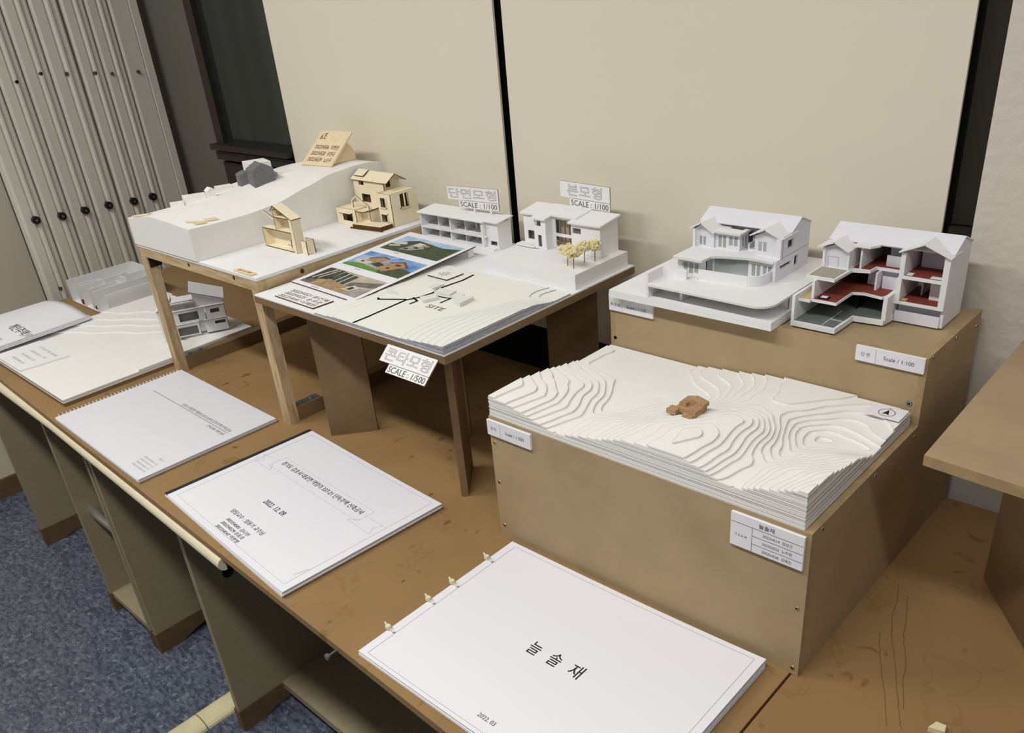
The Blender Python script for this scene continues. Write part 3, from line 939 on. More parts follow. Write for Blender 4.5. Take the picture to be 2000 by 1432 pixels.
B().box(0.3290, 0.3420, 0.3240, 0.3330, ZG1 + 0.0002, ZG1 + 0.0018).build('bed', 'black', sm)
B().box(0.3315, 0.3400, 0.3250, 0.3315, ZG1 + 0.0018, ZG1 + 0.0026).build('bed_sheet', 'board', sm)
Z20, Z21 = 0.3655, 0.3695
B().box(0.3205, 0.3240, 0.3205, 0.4560, ZG1, Z20).build('ground_wall', 'board', sm)
B().box(0.3240, 0.4690, 0.4540, 0.4580, ZG1, Z20).build('ground_wall', 'board_cool', sm)
B().box(0.3490, 0.3560, 0.405, 0.4540, ZG1, Z20).build('ground_wall', 'black', sm)
B().box(0.3600, 0.3990, 0.4080, 0.4100, ZG1, Z20).build('partition', 'board_cool', sm)
B().box(0.3775, 0.3800, 0.3880, 0.4080, ZG1, Z20).build('partition', 'board_cool', sm)
B().box(0.3830, 0.4040, 0.4000, 0.4020, ZG1, ZG1 + 0.0165).build('stair_wall', 'board_cool', sm)
terr = [(0.3075, 0.3280), (0.3475, 0.3270), (0.3500, 0.3760), (0.3720, 0.3820), (0.3735, 0.4000), (0.4100, 0.4000), (0.4100, 0.4580), (0.3075, 0.4580)]
B().plate(terr, Z20, Z21, 'z').build('first_floor_slab', 'board', sm)
B().plate([(0.3100, 0.3305), (0.3450, 0.3300), (0.3460, 0.3690), (0.3100, 0.3690)], Z21, Z21 + 0.0005, 'z').build('gravel_terrace', 'gravel', sm)
B().plate([(0.3480, 0.3830), (0.3700, 0.3850), (0.3715, 0.4020), (0.4090, 0.4020), (0.4090, 0.4540), (0.3480, 0.4540)], Z21, Z21 + 0.0006, 'z').build('first_floor_finish', 'red_floor', sm)
B().plate([(0.3130, Z21), (0.3440, Z21), (0.3440, 0.3965), (0.3265, 0.4035), (0.3130, 0.3965)], 0.3720, 0.3745, 'y').build('wing_gable', 'board_cool', sm)
b = B()
for a in (rect(0.3165, 0.3169, Z21, 0.3850), rect(0.3310, 0.3314, Z21, 0.3850), rect(0.3165, 0.3314, 0.3848, 0.3852)):
    b.plate(a, 0.3716, 0.3720, 'y')
b.build('door_outline', 'grey_ink', sm)
B().box(0.3095, 0.3130, 0.3690, 0.4560, Z21, 0.3970).build('side_wall', 'board', sm)
B().box(0.3440, 0.3465, 0.3700, 0.4540, Z21, 0.3960).build('side_wall', 'board', sm)
B().box(0.3560, 0.3585, 0.3830, 0.4540, Z21, 0.4010).build('partition', 'board_cool', sm)
B().box(0.3130, 0.4690, 0.4540, 0.4580, Z21, 0.4030).build('back_wall', 'grey_card', sm)
B().box(0.3820, 0.4060, 0.4200, 0.4225, Z21 + 0.0006, 0.4010).build('partition', 'board_cool', sm)
B().box(0.3820, 0.4040, 0.4080, 0.4100, Z21 + 0.0006, Z21 + 0.016).build('stair_wall', 'board_cool', sm)
# right wing: three storeys with open fronts
B().plate([(0.3905, zb0), (0.4580, zb0), (0.4580, 0.4030), (0.4250, 0.4165), (0.3905, 0.4005)], 0.4660, 0.4700, 'x').build('side_wall', 'board_cool', sm)
B().plate(rect(0.4085, 0.4660, zb0, 0.3180), 0.3880, 0.3910, 'y').build('plinth_wall', 'board_cool', sm)
B().plate(rect(0.4085, 0.4660, zb0, 0.3300), 0.4000, 0.4020, 'y').build('plinth_wall', 'board_cool', sm)
B().box(0.4060, 0.4655, 0.3850, 0.4530, 0.3290, 0.3325).build('floor_slab', 'board', sm)
B().box(0.4130, 0.4655, 0.3880, 0.4560, 0.3325, 0.3331).build('floor_finish', 'red_floor', sm)
B().box(0.4065, 0.4130, 0.3850, 0.4580, 0.3325, 0.3640).build('party_wall', 'board', sm)
B().box(0.4080, 0.4660, 0.3850, 0.4580, 0.3640, 0.3680).build('floor_slab', 'board', sm)
B().box(0.4150, 0.4655, 0.3880, 0.4560, 0.3680, 0.3686).build('floor_finish', 'red_floor', sm)
B().box(0.4085, 0.4145, 0.3850, 0.4580, 0.3680, 0.3995).build('party_wall', 'board', sm)
B().box(0.4625, 0.4700, 0.3845, 0.3903, 0.3290, 0.3995).build('corner_post', 'board', sm)
B().box(0.4430, 0.4660, 0.4080, 0.4100, 0.3331, 0.3640).build('partition', 'board', sm)
B().box(0.4280, 0.4300, 0.4200, 0.4560, 0.3331, 0.3640).build('partition', 'board_cool', sm)
B().box(0.4200, 0.4660, 0.4300, 0.4320, 0.3686, 0.4000).build('partition', 'board_cool', sm)
B().box(0.4470, 0.4640, 0.3890, 0.3970, 0.3686, 0.3695).build('rug', 'board', sm)
B().box(0.4160, 0.4240, 0.3890, 0.3990, 0.3686, 0.3693).build('rug', 'board', sm)
B().box(0.4140, 0.4210, 0.3890, 0.3960, 0.3331, 0.3345).build('bench', 'tan_floor', sm)
b = B()
gable_x(b, 0.3060, 0.4715, 0.3930, 0.4250, 0.4600, 0.4025, 0.4185, 0.4040)
b.build('main_roof', 'board_cool', sm)
gable_y(B(), 0.3030, 0.3265, 0.3480, 0.3640, 0.4180, 0.3980, 0.4075, 0.3965).build('wing_roof', ['board', 'board_edge'], sm)
gable_y(B(), 0.4060, 0.4370, 0.4720, 0.3800, 0.4180, 0.4010, 0.4150, 0.4005).build('wing_roof', ['board', 'board_edge'], sm)
B().plate([(0.3480, 0.3780), (0.3700, 0.3780), (0.3780, 0.3900), (0.3780, 0.4060), (0.3480, 0.4060)], 0.4000, 0.4030, 'z').build('flat_roof', 'board', sm)

# ================================================================== TIMBER STAND
ts = thing('timber_stand', 'pine timber stand with slim legs and a white top board', 'stand', (-0.852, 0.25, 0))
sx0, sx1, sy0, sy1, szt = -1.097, -0.607, 0.0155, 0.490, 0.302
lw, ld = 0.026, 0.021
for x in (sx0, sx1 - lw):
    for y in (sy0, sy1 - ld):
        B().box(x, x + lw, y, y + ld, 0, szt - 0.021).build('leg', 'pine_v', ts)
for y in (sy0, sy1 - ld):
    B().box(sx0, sx1, y, y + ld, szt - 0.0208, szt).build('rail', 'pine_x', ts)
for x in (sx0, sx1 - lw):
    B().box(x, x + lw, sy0 + ld, sy1 - ld, szt - 0.0208, szt).build('rail', 'pine', ts)
B().box(sx1 - lw, sx1 - 0.004, sy0 + ld, sy1 - ld, szt - 0.036, szt - 0.021).build('lower_rail', 'mdf_brown', ts)
for x in (sx0, sx1 - lw):
    o = B().box(x, x + lw, sy0 + ld, sy1 - ld, 0.0005, 0.030).build('cross_bar', 'mdf_brown', ts)
    b = B().box(x + 0.005, x + lw - 0.004, sy0 + ld + 0.001, sy0 + ld + 0.06, 0.030, 0.0318)
    for yy in (0.018, 0.045):
        b.tube((x + 0.013, sy0 + ld + yy, 0.0318), (x + 0.013, sy0 + ld + yy, 0.0345), 0.0045, 10)
    b.build('metal_bracket', 'steel', ts)
b = B().box(sx0 + lw, sx0 + lw + 0.003, sy0 + 0.003, sy0 + 0.03, szt - 0.046, szt - 0.021).box(sx0 + lw, sx0 + lw + 0.025, sy0 + 0.004, sy0 + 0.02, szt - 0.024, szt - 0.021)
b.build('metal_bracket', 'win_frame', ts)
B().box(sx0 - 0.001, sx1 + 0.001, sy0 - 0.001, sy1 + 0.001, szt + 0.0002, szt + 0.006).build('top_board', 'board', ts)
for p, n, r in (((-0.869, sy0, 0.294), (0, -1, 0), 0.004), ((-0.690, sy0, 0.296), (0, -1, 0), 0.004), ((sx1, 0.115, 0.293), (1, 0, 0), 0.0045), ((sx1, 0.255, 0.286), (1, 0, 0), 0.005)):
    B().tube(p, Vector(p) + Vector(n) * 0.0006, r, 14).build('knot', 'knot', ts)
ZT1 = szt + 0.006

# white foam hill on the stand --------------------------------------------------
PR = [(0.012, 0.3735), (0.07, 0.3718), (0.138, 0.3725), (0.21, 0.3780), (0.288, 0.3955), (0.349, 0.4090), (0.41, 0.4135), (0.45, 0.4140), (0.487, 0.4080)]


def prof_z(y):
    if y <= PR[0][0]:
        return PR[0][1]
    for i in range(len(PR) - 1):
        (a, za), (c, zc) = PR[i], PR[i + 1]
        if y <= c:
            t_ = (y - a) / (c - a)
            t_ = t_ * t_ * (3 - 2 * t_) * 0.35 + t_ * 0.65
            return za + (zc - za) * t_
    return PR[-1][1]


def mound(x, y):
    u = (x + 0.822) / (-1.099 + 0.822)          # 0 at the right face, 1 at the left
    return prof_z(y) + 0.007 * math.sin(math.pi * min(1, max(0, u)) * 0.75) - 0.013 * sstep(0.55, 1.0, u) - 0.014 * u * sstep(0.2, 0.4, y)


fh = thing('foam_hill', 'smooth white foam hill sloping up to the back of the timber stand', 'foam hill', (-0.96, 0.25, ZT1))
b = B()
nx_, ny_ = 28, 48
hx = lambda i, y: -1.099 + (0.277 + 0.026 * (y / 0.487)) * i / nx_
vs = []
for j in range(ny_ + 1):
    y = 0.0125 + (0.487 - 0.0125) * j / ny_
    for i in range(nx_ + 1):
        x = hx(i, y)
        vs.append((x, y, mound(x, y)))
k = nx_ + 1
b.add(vs, [(j * k + i, j * k + i + 1, (j + 1) * k + i + 1, (j + 1) * k + i) for j in range(ny_) for i in range(nx_)])
top = b.build('slope', 'foam', fh, smooth=True, recalc=False)
b = B()
edge = [(i, 0) for i in range(nx_)] + [(nx_, j) for j in range(ny_)] + [(i, ny_) for i in range(nx_, 0, -1)] + [(0, j) for j in range(ny_, 0, -1)]
ev = [vs[j * k + i] for i, j in edge]
n = len(ev)
b.add(ev + [(p[0], p[1], ZT1 + 0.0003) for p in ev], [(i, (i + 1) % n, n + (i + 1) % n, n + i) for i in range(n)] + [tuple(range(n, 2 * n))])
b.build('cut_sides', 'foam', fh)


def foam_block(name, label, cat, pts, h, m, roof=None, group=None):
    zc = min(mound(*p) for p in pts) - 0.0006
    o = thing(name, label, cat, (sum(p[0] for p in pts) / len(pts), sum(p[1] for p in pts) / len(pts), zc), group)
    B().plate(pts, zc, zc + h, 'z').build('body', m, o)
    return o, zc


g = 'white foam house blocks on the foam hill'
o, z = foam_block('foam_block', 'lowest white foam block at the left of the foam hill, nearest the pale wood tag', 'block', [(-1.086, 0.108), (-1.066, 0.101), (-1.052, 0.125), (-1.072, 0.133)], 0.013, 'foam', group=g)
o, z = foam_block('foam_block', 'longest white foam block in the row on the foam hill', 'block', [(-1.086, 0.140), (-1.060, 0.131), (-1.036, 0.172), (-1.062, 0.182)], 0.021, 'foam', group=g)
o, z = foam_block('foam_block', 'upright white foam block with a pointed top, in front of the longest block', 'block', [(-1.045, 0.176), (-1.028, 0.170), (-1.020, 0.189), (-1.037, 0.195)], 0.019, 'foam', group=g)
B().plate([(0.172, z + 0.019), (0.193, z + 0.019), (0.1825, z + 0.026)], -1.041, -1.024, 'x').build('gable', 'foam', o)
o, z = foam_block('foam_block', 'flat white foam block highest in the row, behind the pointed one', 'block', [(-1.086, 0.222), (-1.060, 0.214), (-1.046, 0.246), (-1.072, 0.255)], 0.016, 'foam', group=g)
o, z = foam_block('foam_block', 'white foam block peeping out behind the dark grey house', 'block', [(-1.075, 0.300), (-1.020, 0.285), (-1.000, 0.330), (-1.055, 0.345)], 0.044, 'foam', group=g)
o, z = foam_block('foam_block', 'low flat white foam piece right of the dark grey house', 'block', [(-0.985, 0.318), (-0.950, 0.312), (-0.935, 0.340), (-0.968, 0.348)], 0.009, 'foam', group=g)
gh = thing('grey_house_block', 'dark grey foam house with a lower wing standing on the white foam hill', 'house model', (-0.965, 0.265, 0.383))
zg = 0.383
B().plate([(-0.990, 0.258), (-0.942, 0.245), (-0.930, 0.292), (-0.978, 0.305)], zg, zg + 0.044, 'z').build('main_volume', 'grey_foam', gh)
b = B()
q = [(-0.990, 0.258), (-0.942, 0.245), (-0.930, 0.292), (-0.978, 0.305)]
mid0 = ((q[0][0] + q[3][0]) / 2, (q[0][1] + q[3][1]) / 2)
mid1 = ((q[1][0] + q[2][0]) / 2, (q[1][1] + q[2][1]) / 2)
zz = zg + 0.044
b.add([(*q[0], zz), (*q[1], zz), (*q[2], zz), (*q[3], zz), (*mid0, zz + 0.013), (*mid1, zz + 0.013)], [(0, 1, 5, 4), (2, 3, 4, 5), (1, 2, 5), (3, 0, 4), (0, 3, 2, 1)])
b.build('gabled_roof', 'grey_foam', gh)
B().plate([(-1.030, 0.252), (-0.998, 0.243), (-0.985, 0.274), (-1.018, 0.283)], zg - 0.002, zg + 0.031, 'z').build('lower_wing', 'grey_foam', gh)
b = B()
q = [(-1.030, 0.252), (-0.998, 0.243), (-0.985, 0.274), (-1.018, 0.283)]
mid0 = ((q[0][0] + q[3][0]) / 2, (q[0][1] + q[3][1]) / 2)
mid1 = ((q[1][0] + q[2][0]) / 2, (q[1][1] + q[2][1]) / 2)
zz = zg + 0.031
b.add([(*q[0], zz), (*q[1], zz), (*q[2], zz), (*q[3], zz), (*mid0, zz + 0.006), (*mid1, zz + 0.006)], [(0, 1, 5, 4), (2, 3, 4, 5), (1, 2, 5), (3, 0, 4), (0, 3, 2, 1)])
b.build('wing_roof', 'grey_foam', gh)


def wood_tag(label, pts, zf):
    zt_ = [zf(*p) + 0.0008 for p in pts]
    cx_, cy_ = sum(p[0] for p in pts) / len(pts), sum(p[1] for p in pts) / len(pts)
    b = B()
    n = len(pts)
    b.add([(p[0], p[1], z) for p, z in zip(pts, zt_)] + [(p[0], p[1], z + 0.0028) for p, z in zip(pts, zt_)],
          [tuple(range(n)), tuple(range(2 * n - 1, n - 1, -1))] + [(i, (i + 1) % n, n + (i + 1) % n, n + i) for i in range(n)])
    return tag(b.build('wood_tag', 'ply_sign'), label, 'wood tag')


wood_tag('small wood strip on the far left corner of the foam hill', [(-1.083, 0.016), (-1.030, 0.030), (-1.034, 0.040), (-1.087, 0.024)], mound)
wood_tag('small v-shaped wood strip at the front corner of the foam hill', [(-0.868, 0.0325), (-0.836, 0.058), (-0.841, 0.061), (-0.870, 0.037)], mound)
wood_tag('small wood strip beside the first at the foam front corner, leaning towards it', [(-0.842, 0.036), (-0.836, 0.0385), (-0.832, 0.060), (-0.836, 0.060)], mound)
wood_tag('small square wood strip a little further back on the foam hill edge', [(-0.858, 0.066), (-0.843, 0.064), (-0.833, 0.086), (-0.847, 0.088)], mound)
ct = thing('corner_tag', 'little engraved wood tag lying at the front corner of the stand', 'wood tag', (-0.655, 0.022, ZT1))
B().plate([(-0.690, 0.018), (-0.627, 0.016), (-0.625, 0.030), (-0.688, 0.032)], ZT1 + 0.0003, ZT1 + 0.0035, 'z').build('plaque', 'ply_sign', ct)
lettering(ct, '본모형', (-0.658, 0.024, ZT1 + 0.0035), UX, UY, 0.045, 0.007, 'engrave2')

# engraved wood sign ------------------------------------------------------------
ws = thing('wood_sign', 'square engraved wood sign leaning on a curved foot on the foam hill', 'sign', (-0.90, 0.40, 0.414))
yaw, tilt = math.radians(5.85), math.radians(52.6)
e = Vector((math.cos(yaw), math.sin(yaw), 0))
nb = Vector((-math.sin(yaw), math.cos(yaw), 0))
up = Vector((0, 0, 1)) * math.cos(tilt) + nb * math.sin(tilt)
nn = e.cross(up)
O_ = Vector((-0.9501, 0.3781, 0.4152))
T = Matrix.Translation(O_) @ Matrix((e, up, nn)).transposed().to_4x4()
B(T).box(0, 0.1015, 0, 0.099, -0.004, 0).build('plaque', 'ply_sign', ws)
P = lambda u, v: O_ + e * u + up * v
lettering(ws, '6조', P(0.020, 0.083), e, up, 0.020, 0.017, 'burn_dark')
for i, s_ in enumerate(('202254506', '202254520', '202254539')):
    lettering(ws, s_, P(0.035, 0.052 - 0.018 * i), e, up, 0.047, 0.0105, 'burn_dark')
for i, s_ in enumerate(('위병현', '송현규', '노승우')):
    lettering(ws, s_, P(0.078, 0.052 - 0.018 * i), e, up, 0.025, 0.0125, 'burn_dark')
out = [(0, 0)] + [(0.062 * math.cos(math.radians(a)), 0.062 * math.sin(math.radians(a)) * 0.72) for a in range(0, 61, 10)]
T2 = Matrix.Translation(O_ + e * 0.088 + nb * 0.012) @ Matrix((nb, Vector((0, 0, 1)), e)).transposed().to_4x4()
fo = [(0.004, 0.0), (0.074, 0.0), (0.072, 0.016), (0.066, 0.028), (0.057, 0.037), (0.044, 0.0345)]
for u in (0.0, -0.066):
    B(T2).plate([(p[0], p[1]) for p in fo], u, u + 0.004, 'z').build('curved_foot', 'ply_sign', ws)

# basswood house model on the stand ---------------------------------------------
PB = ['ply', 'burn']
wh = thing('wood_house', 'pale laser-cut wood house model with burnt edges at the back of the stand', 'house model', (-0.70, 0.39, ZT1))
z = ZT1 + 0.0004
tt = 0.0018


def wy(o, name, out, y, holes=(), t_=tt):
    return B().plate(out, y, y + t_, 'y', holes, 0, 1).build(name, PB, o)


def wx(o, name, out, x, holes=(), t_=tt):
    return B().plate(out, x, x + t_, 'x', holes, 0, 1).build(name, PB, o)


def wz(o, name, out, zz, holes=(), t_=tt):
    return B().plate(out, zz, zz + t_, 'z', holes, 0, 1).build(name, PB, o)


def wback(o, ax, name, out, a):
    return B().plate(out, a, a + tt, ax).build(name, 'engrave2', o)


# low left block
wy(wh, 'front_wall', rect(-0.784, -0.716, z, 0.3445), 0.3374, [rect(-0.762, -0.728, 0.3185, 0.3345)])
wback(wh, 'y', 'window_recess', rect(-0.766, -0.724, 0.3140, 0.338), 0.350)
wx(wh, 'side_wall', rect(0.3392, 0.430, z, 0.3445), -0.784)
wx(wh, 'side_wall', rect(0.3392, 0.372, z, 0.3445), -0.7178)
wy(wh, 'step_wall', rect(-0.716, -0.690, z, 0.3380), 0.3560)
wx(wh, 'step_wall', rect(0.356, 0.390, z, 0.3380), -0.6905)
wz(wh, 'flat_roof', rect(-0.782, -0.690, 0.3395, 0.405), 0.3405)
wz(wh, 'window_hood', rect(-0.764, -0.726, 0.3290, 0.3370), 0.3350)
wz(wh, 'deck', [(-0.716, 0.3255), (-0.634, 0.3360), (-0.634, 0.3690), (-0.716, 0.3550)], z, t_=0.0090)
b = B()
b.plate([(-0.722, 0.3225), (-0.628, 0.3345), (-0.628, 0.337), (-0.722, 0.325)], z, z + 0.003, 'z').build('deck_edge', 'burn', wh)
wy(wh, 'gable_frame', [(-0.752, 0.3425), (-0.752, 0.3580), (-0.733, 0.3690), (-0.693, 0.3500), (-0.693, 0.3425), (-0.698, 0.3425), (-0.698, 0.3485), (-0.733, 0.3655), (-0.748, 0.3570), (-0.748, 0.3425)], 0.358)
# right block
wy(wh, 'front_wall', rect(-0.676, -0.633, z, 0.3765), 0.3716, [rect(-0.667, -0.648, 0.3480, 0.3675), rect(-0.6695, -0.648, 0.3175, 0.3335)])
wback(wh, 'y', 'window_backing', rect(-0.672, -0.644, 0.3140, 0.370), 0.3820)
wx(wh, 'side_wall', rect(0.3734, 0.445, z, 0.3765), -0.6348, [rect(0.398, 0.4075, 0.3450, 0.3720), rect(0.4115, 0.420, 0.3440, 0.3720)])
wback(wh, 'x', 'window_backing', rect(0.395, 0.425, 0.340, 0.374), -0.645)
wx(wh, 'side_wall', rect(0.3734, 0.445, z, 0.3765), -0.676)
wz(wh, 'flat_roof', rect(-0.674, -0.635, 0.3734, 0.445), 0.3725)
wx(wh, 'window_surround', rect(0.3955, 0.4225, 0.3420, 0.3440), -0.6330, t_=0.003)
b = B().plate(rect(-0.668, -0.647, 0.3465, 0.3482), 0.3690, 0.3716, 'y').plate(rect(-0.6485, -0.647, 0.3465, 0.3680), 0.3690, 0.3716, 'y').build('window_surround', PB[0], wh)
b = B().plate(rect(-0.6705, -0.647, 0.3335, 0.3350), 0.3690, 0.3716, 'y').plate(rect(-0.6485, -0.647, 0.3175, 0.3350), 0.3690, 0.3716, 'y').build('window_surround', PB[0], wh)
# upper gabled volume
wy(wh, 'front_wall', rect(-0.790, -0.684, 0.3425, 0.3925), 0.3985, [rect(-0.770, -0.7525, 0.3805, 0.3885), rect(-0.7655, -0.735, 0.3440, 0.3615)])
wback(wh, 'y', 'window_backing', rect(-0.774, -0.730, 0.3425, 0.391), 0.408)
g_out = [(0.400, 0.3425), (0.446, 0.3425), (0.446, 0.3900), (0.4200, 0.4055), (0.400, 0.3925)]
wx(wh, 'gable_wall', g_out, -0.790)
wx(wh, 'gable_wall', g_out, -0.690, [rect(0.409, 0.421, 0.3785, 0.3915)])
wback(wh, 'x', 'window_backing', rect(0.405, 0.430, 0.3765, 0.3940), -0.697)
b = B().slab([(-0.793, 0.3940, 0.3915), (-0.668, 0.3940, 0.3915), (-0.668, 0.4200, 0.4075), (-0.793, 0.4200, 0.4075)], tt, 0, 1)
b.build('roof_panel', PB, wh)
b = B().slab([(-0.793, 0.4200, 0.4075), (-0.668, 0.4200, 0.4075), (-0.668, 0.4500, 0.3900), (-0.793, 0.4500, 0.3900)], tt, 0, 1)
b.build('roof_panel', PB, wh)
b = B().slab([(-0.786, 0.3990, 0.4000), (-0.752, 0.3990, 0.4000), (-0.752, 0.4170, 0.4100), (-0.786, 0.4170, 0.4100)], tt, 0, 1)
b.build('dormer_roof', PB, wh)

# basswood section model ----------------------------------------------------------
wsn = thing('wood_section', 'narrow laser-cut wood section model with a steep roof at the front of the stand', 'house model', (-0.71, 0.16, ZT1))
ya, yb = 0.1515, 0.1690
wz(wsn, 'floor_plate', rect(-0.785, -0.676, ya, yb), z)
wx(wsn, 'end_wall', rect(ya, yb, z + tt, 0.3465), -0.785)
wz(wsn, 'upper_floor', rect(-0.785, -0.677, ya, yb), 0.3465)
wy(wsn, 'back_wall', rect(-0.783, -0.677, z + tt, 0.3465), yb)
wy(wsn, 'tower_back', [(-0.732, 0.3483), (-0.677, 0.3483), (-0.677, 0.3755), (-0.722, 0.3960), (-0.732, 0.3880)], yb)
wx(wsn, 'tower_wall', rect(ya, yb, 0.3483, 0.3880), -0.733)
B().plate(rect(ya - 0.002, yb + 0.001, z, 0.3765), -0.6762, -0.6680, 'x').build('tall_wall', 'ply', wsn)
wx(wsn, 'tall_wall_face', rect(ya - 0.002, yb + 0.001, z, 0.3765), -0.6679, t_=0.0012)
wx(wsn, 'inner_wall', rect(ya + 0.006, yb, 0.3483, 0.3740), -0.688, t_=0.004)
wz(wsn, 'attic_floor', rect(-0.731, -0.677, ya, yb), 0.3735)
b = B().slab([(-0.724, ya - 0.003, 0.3990), (-0.724, yb + 0.003, 0.3990), (-0.6650, yb + 0.003, 0.3760), (-0.6650, ya - 0.003, 0.3760)], 0.002, 0, 1)
b.build('roof_panel', PB, wsn)
b = B().slab([(-0.724, ya - 0.003, 0.3990), (-0.724, yb + 0.003, 0.3990), (-0.737, yb + 0.003, 0.3870), (-0.737, ya - 0.003, 0.3870)], 0.002, 0, 1)
b.build('roof_panel', PB, wsn)
wx(wsn, 'annex_wall', rect(0.156, 0.175, z, 0.3350), -0.6420)
wy(wsn, 'annex_wall', rect(-0.6667, -0.640, z, 0.3350), 0.1735)
wy(wsn, 'annex_wall', rect(-0.655, -0.6385, z, 0.3350), 0.1545)
wy(wsn, 'balcony_rail', [(-0.779, 0.3780), (-0.777, 0.3805), (-0.747, 0.3700), (-0.739, 0.3700), (-0.739, 0.3483), (-0.742, 0.3483), (-0.742, 0.3665), (-0.750, 0.3665)], 0.158)
wy(wsn, 'stair_cut', rect(-0.690, -0.6875, 0.316, 0.332), 0.1520)
wy(wsn, 'stair_cut', rect(-0.702, -0.688, 0.3195, 0.3215), 0.1520)

# ================================================================== FIBREBOARD STAND WITH THE 1:500 SITE MODEL
ms = thing('fibreboard_stand', 'brown fibreboard stand on slanted panel legs with a white top sheet', 'stand', (-0.342, 0.234, 0))
mx0, mx1, my0, my1 = -0.601, -0.0805, 0.0005, 0.4685
ZM = 0.2825
B().box(mx0, mx1, my0, my1, ZM - 0.0150, ZM - 0.0025).build('top_panel', 'mdf_brown', ms)
B().box(mx0 + 0.0005, mx1 - 0.0005, my0 + 0.0005, my1 - 0.0005, ZM - 0.0023, ZM).build('white_top_sheet', 'board', ms)
for p0, p1 in (((-0.5008, 0.0393), (-0.4402, 0.108)), ((-0.1225, 0.0396), (-0.1855, 0.1121)), ((-0.1315, 0.4200), (-0.1950, 0.3500)), ((-0.5500, 0.4300), (-0.4700, 0.3600)), ((-0.2677, 0.1884), (-0.2900, 0.2107))):
    B().bar((*p0, 0.0003), (*p1, 0.0003), 0.012, ZM - 0.0153).build('leg_panel', 'mdf_brown', ms)
B().bar((-0.1980, 0.3460, 0.205), (-0.2820, 0.2560, 0.205), 0.012, ZM - 0.0153 - 0.205).build('brace', 'mdf_brown', ms)

# site model ------------------------------------------------------------------------
st = thing('site_model', 'low layered 1:500 site model with grey edges, black roads and tiny buildings', 'site model', (-0.247, 0.145, ZM))
tx0, tx1, ty0, ty1 = -0.4075, -0.0815, 0.0006, 0.2910


def site_h(x, y):
    h = 3.3
    # rises to the front right corner; the contours run away from the viewer and bend right
    xe = x + 0.14 * y + 0.008 * math.sin(26 * y + 0.6) - 0.75 * max(0.0, y - 0.085 - 0.7 * (x + 0.18))
    h += 7.4 * max(0.0, min(1.0, (xe + 0.185) / 0.115)) * (1 if y < 0.19 else sstep(0.25, 0.19, y))
    h -= 2.1 * sstep(-0.345, -0.395, x + 0.10 * (y - 0.02) + 0.006 * math.sin(55 * y))
    h -= 1.6 * sstep(-0.125, -0.09, x + 0.02 * math.sin(30 * y)) * sstep(0.21, 0.26, y)
    return max(0.1, h)


zs_ = [ZM + 0.0004 + 0.00125 * k for k in range(13)]
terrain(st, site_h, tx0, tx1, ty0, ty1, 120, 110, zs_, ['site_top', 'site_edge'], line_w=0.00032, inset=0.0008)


def site_z(x, y):
    return zs_[min(len(zs_) - 1, int(math.floor(site_h(x, y))) + 1)]


zc = site_z(-0.28, 0.12) + 0.0003
for pts, w_ in (([(-0.3003, 0.0040), (-0.3002, 0.0308), (-0.3048, 0.1185), (-0.2944, 0.1400), (-0.2898, 0.1682), (-0.2960, 0.1866), (-0.2943, 0.2161), (-0.2910, 0.2407), (-0.2950, 0.2718)], 0.0042),
                ([(-0.3082, 0.1213), (-0.3520, 0.0975), (-0.3570, 0.1010)], 0.0042), ([(-0.3017, 0.1341), (-0.2832, 0.1265), (-0.2839, 0.1114)], 0.0036), ([(-0.2742, 0.1604), (-0.2402, 0.1640), (-0.2405, 0.1420)], 0.0032)):
    B().ribbon(pts, w_, zc).build('road', 'road', st)
bl = [('A', [(-0.2846, 0.1344), (-0.2746, 0.155), (-0.2551, 0.151), (-0.2652, 0.1246)], 0.005), ('B', [(-0.2831, 0.1654), (-0.2876, 0.1847), (-0.2515, 0.1892), (-0.2474, 0.1702)], 0.0045),
      ('C', [(-0.2420, 0.1660), (-0.2457, 0.1863), (-0.2268, 0.1847), (-0.2239, 0.1655)], 0.0035), ('D', [(-0.2166, 0.1489), (-0.2226, 0.172), (-0.199, 0.1794), (-0.1956, 0.1437)], 0.0065),
      ('E', [(-0.3180, 0.1850), (-0.3143, 0.1990), (-0.2992, 0.2050), (-0.3020, 0.1790)], 0.003), ('F', [(-0.3646, 0.1263), (-0.3630, 0.1398), (-0.3450, 0.1325)], 0.003)]
for _, pts, h in bl:
    b = B().plate(pts, zc, zc + h, 'z')
    b.build('tiny_building', ['board_edge'], st)
lettering(st, 'SITE', (-0.2300, 0.1205, zc), UX, UY, 0.040, 0.0125, 'engrave')
cp = thing('compass_tile', 'small white tile with an engraved sun-like compass beside the picture board', 'tile', (-0.342, 0.245, zc))
zp = site_z(-0.33, 0.245)
B().plate([(-0.3690, 0.2270), (-0.3150, 0.2250), (-0.3140, 0.2660), (-0.3690, 0.2660)], zp + 0.0003, zp + 0.0026, 'z', me=1).build('tile', ['board', 'burn'], cp)
b = B()
cx_, cy_, zq = -0.342, 0.246, zp + 0.0028
for r0, r1 in ((0.0062, 0.0072), (0.0026, 0.0034)):
    for i in range(20):
        a0, a1 = 2 * math.pi * i / 20, 2 * math.pi * (i + 1) / 20
        b.add([(cx_ + r * math.cos(a), cy_ + r * math.sin(a), zq) for r in (r0, r1) for a in (a0, a1)], [(0, 1, 3, 2)])
for i in range(8):
    a = math.pi / 4 * i + 0.3
    b.ribbon([(cx_ + 0.0085 * math.cos(a), cy_ + 0.0085 * math.sin(a)), (cx_ + 0.0130 * math.cos(a), cy_ + 0.0130 * math.sin(a))], 0.001, zq - 0.0002, 0.0002)
b.ribbon([(cx_ - 0.015, cy_ - 0.003), (cx_ - 0.0125, cy_), (cx_ - 0.015, cy_ + 0.003)], 0.0009, zq - 0.0002, 0.0002)
b.build('compass_engraving', 'engrave', cp)

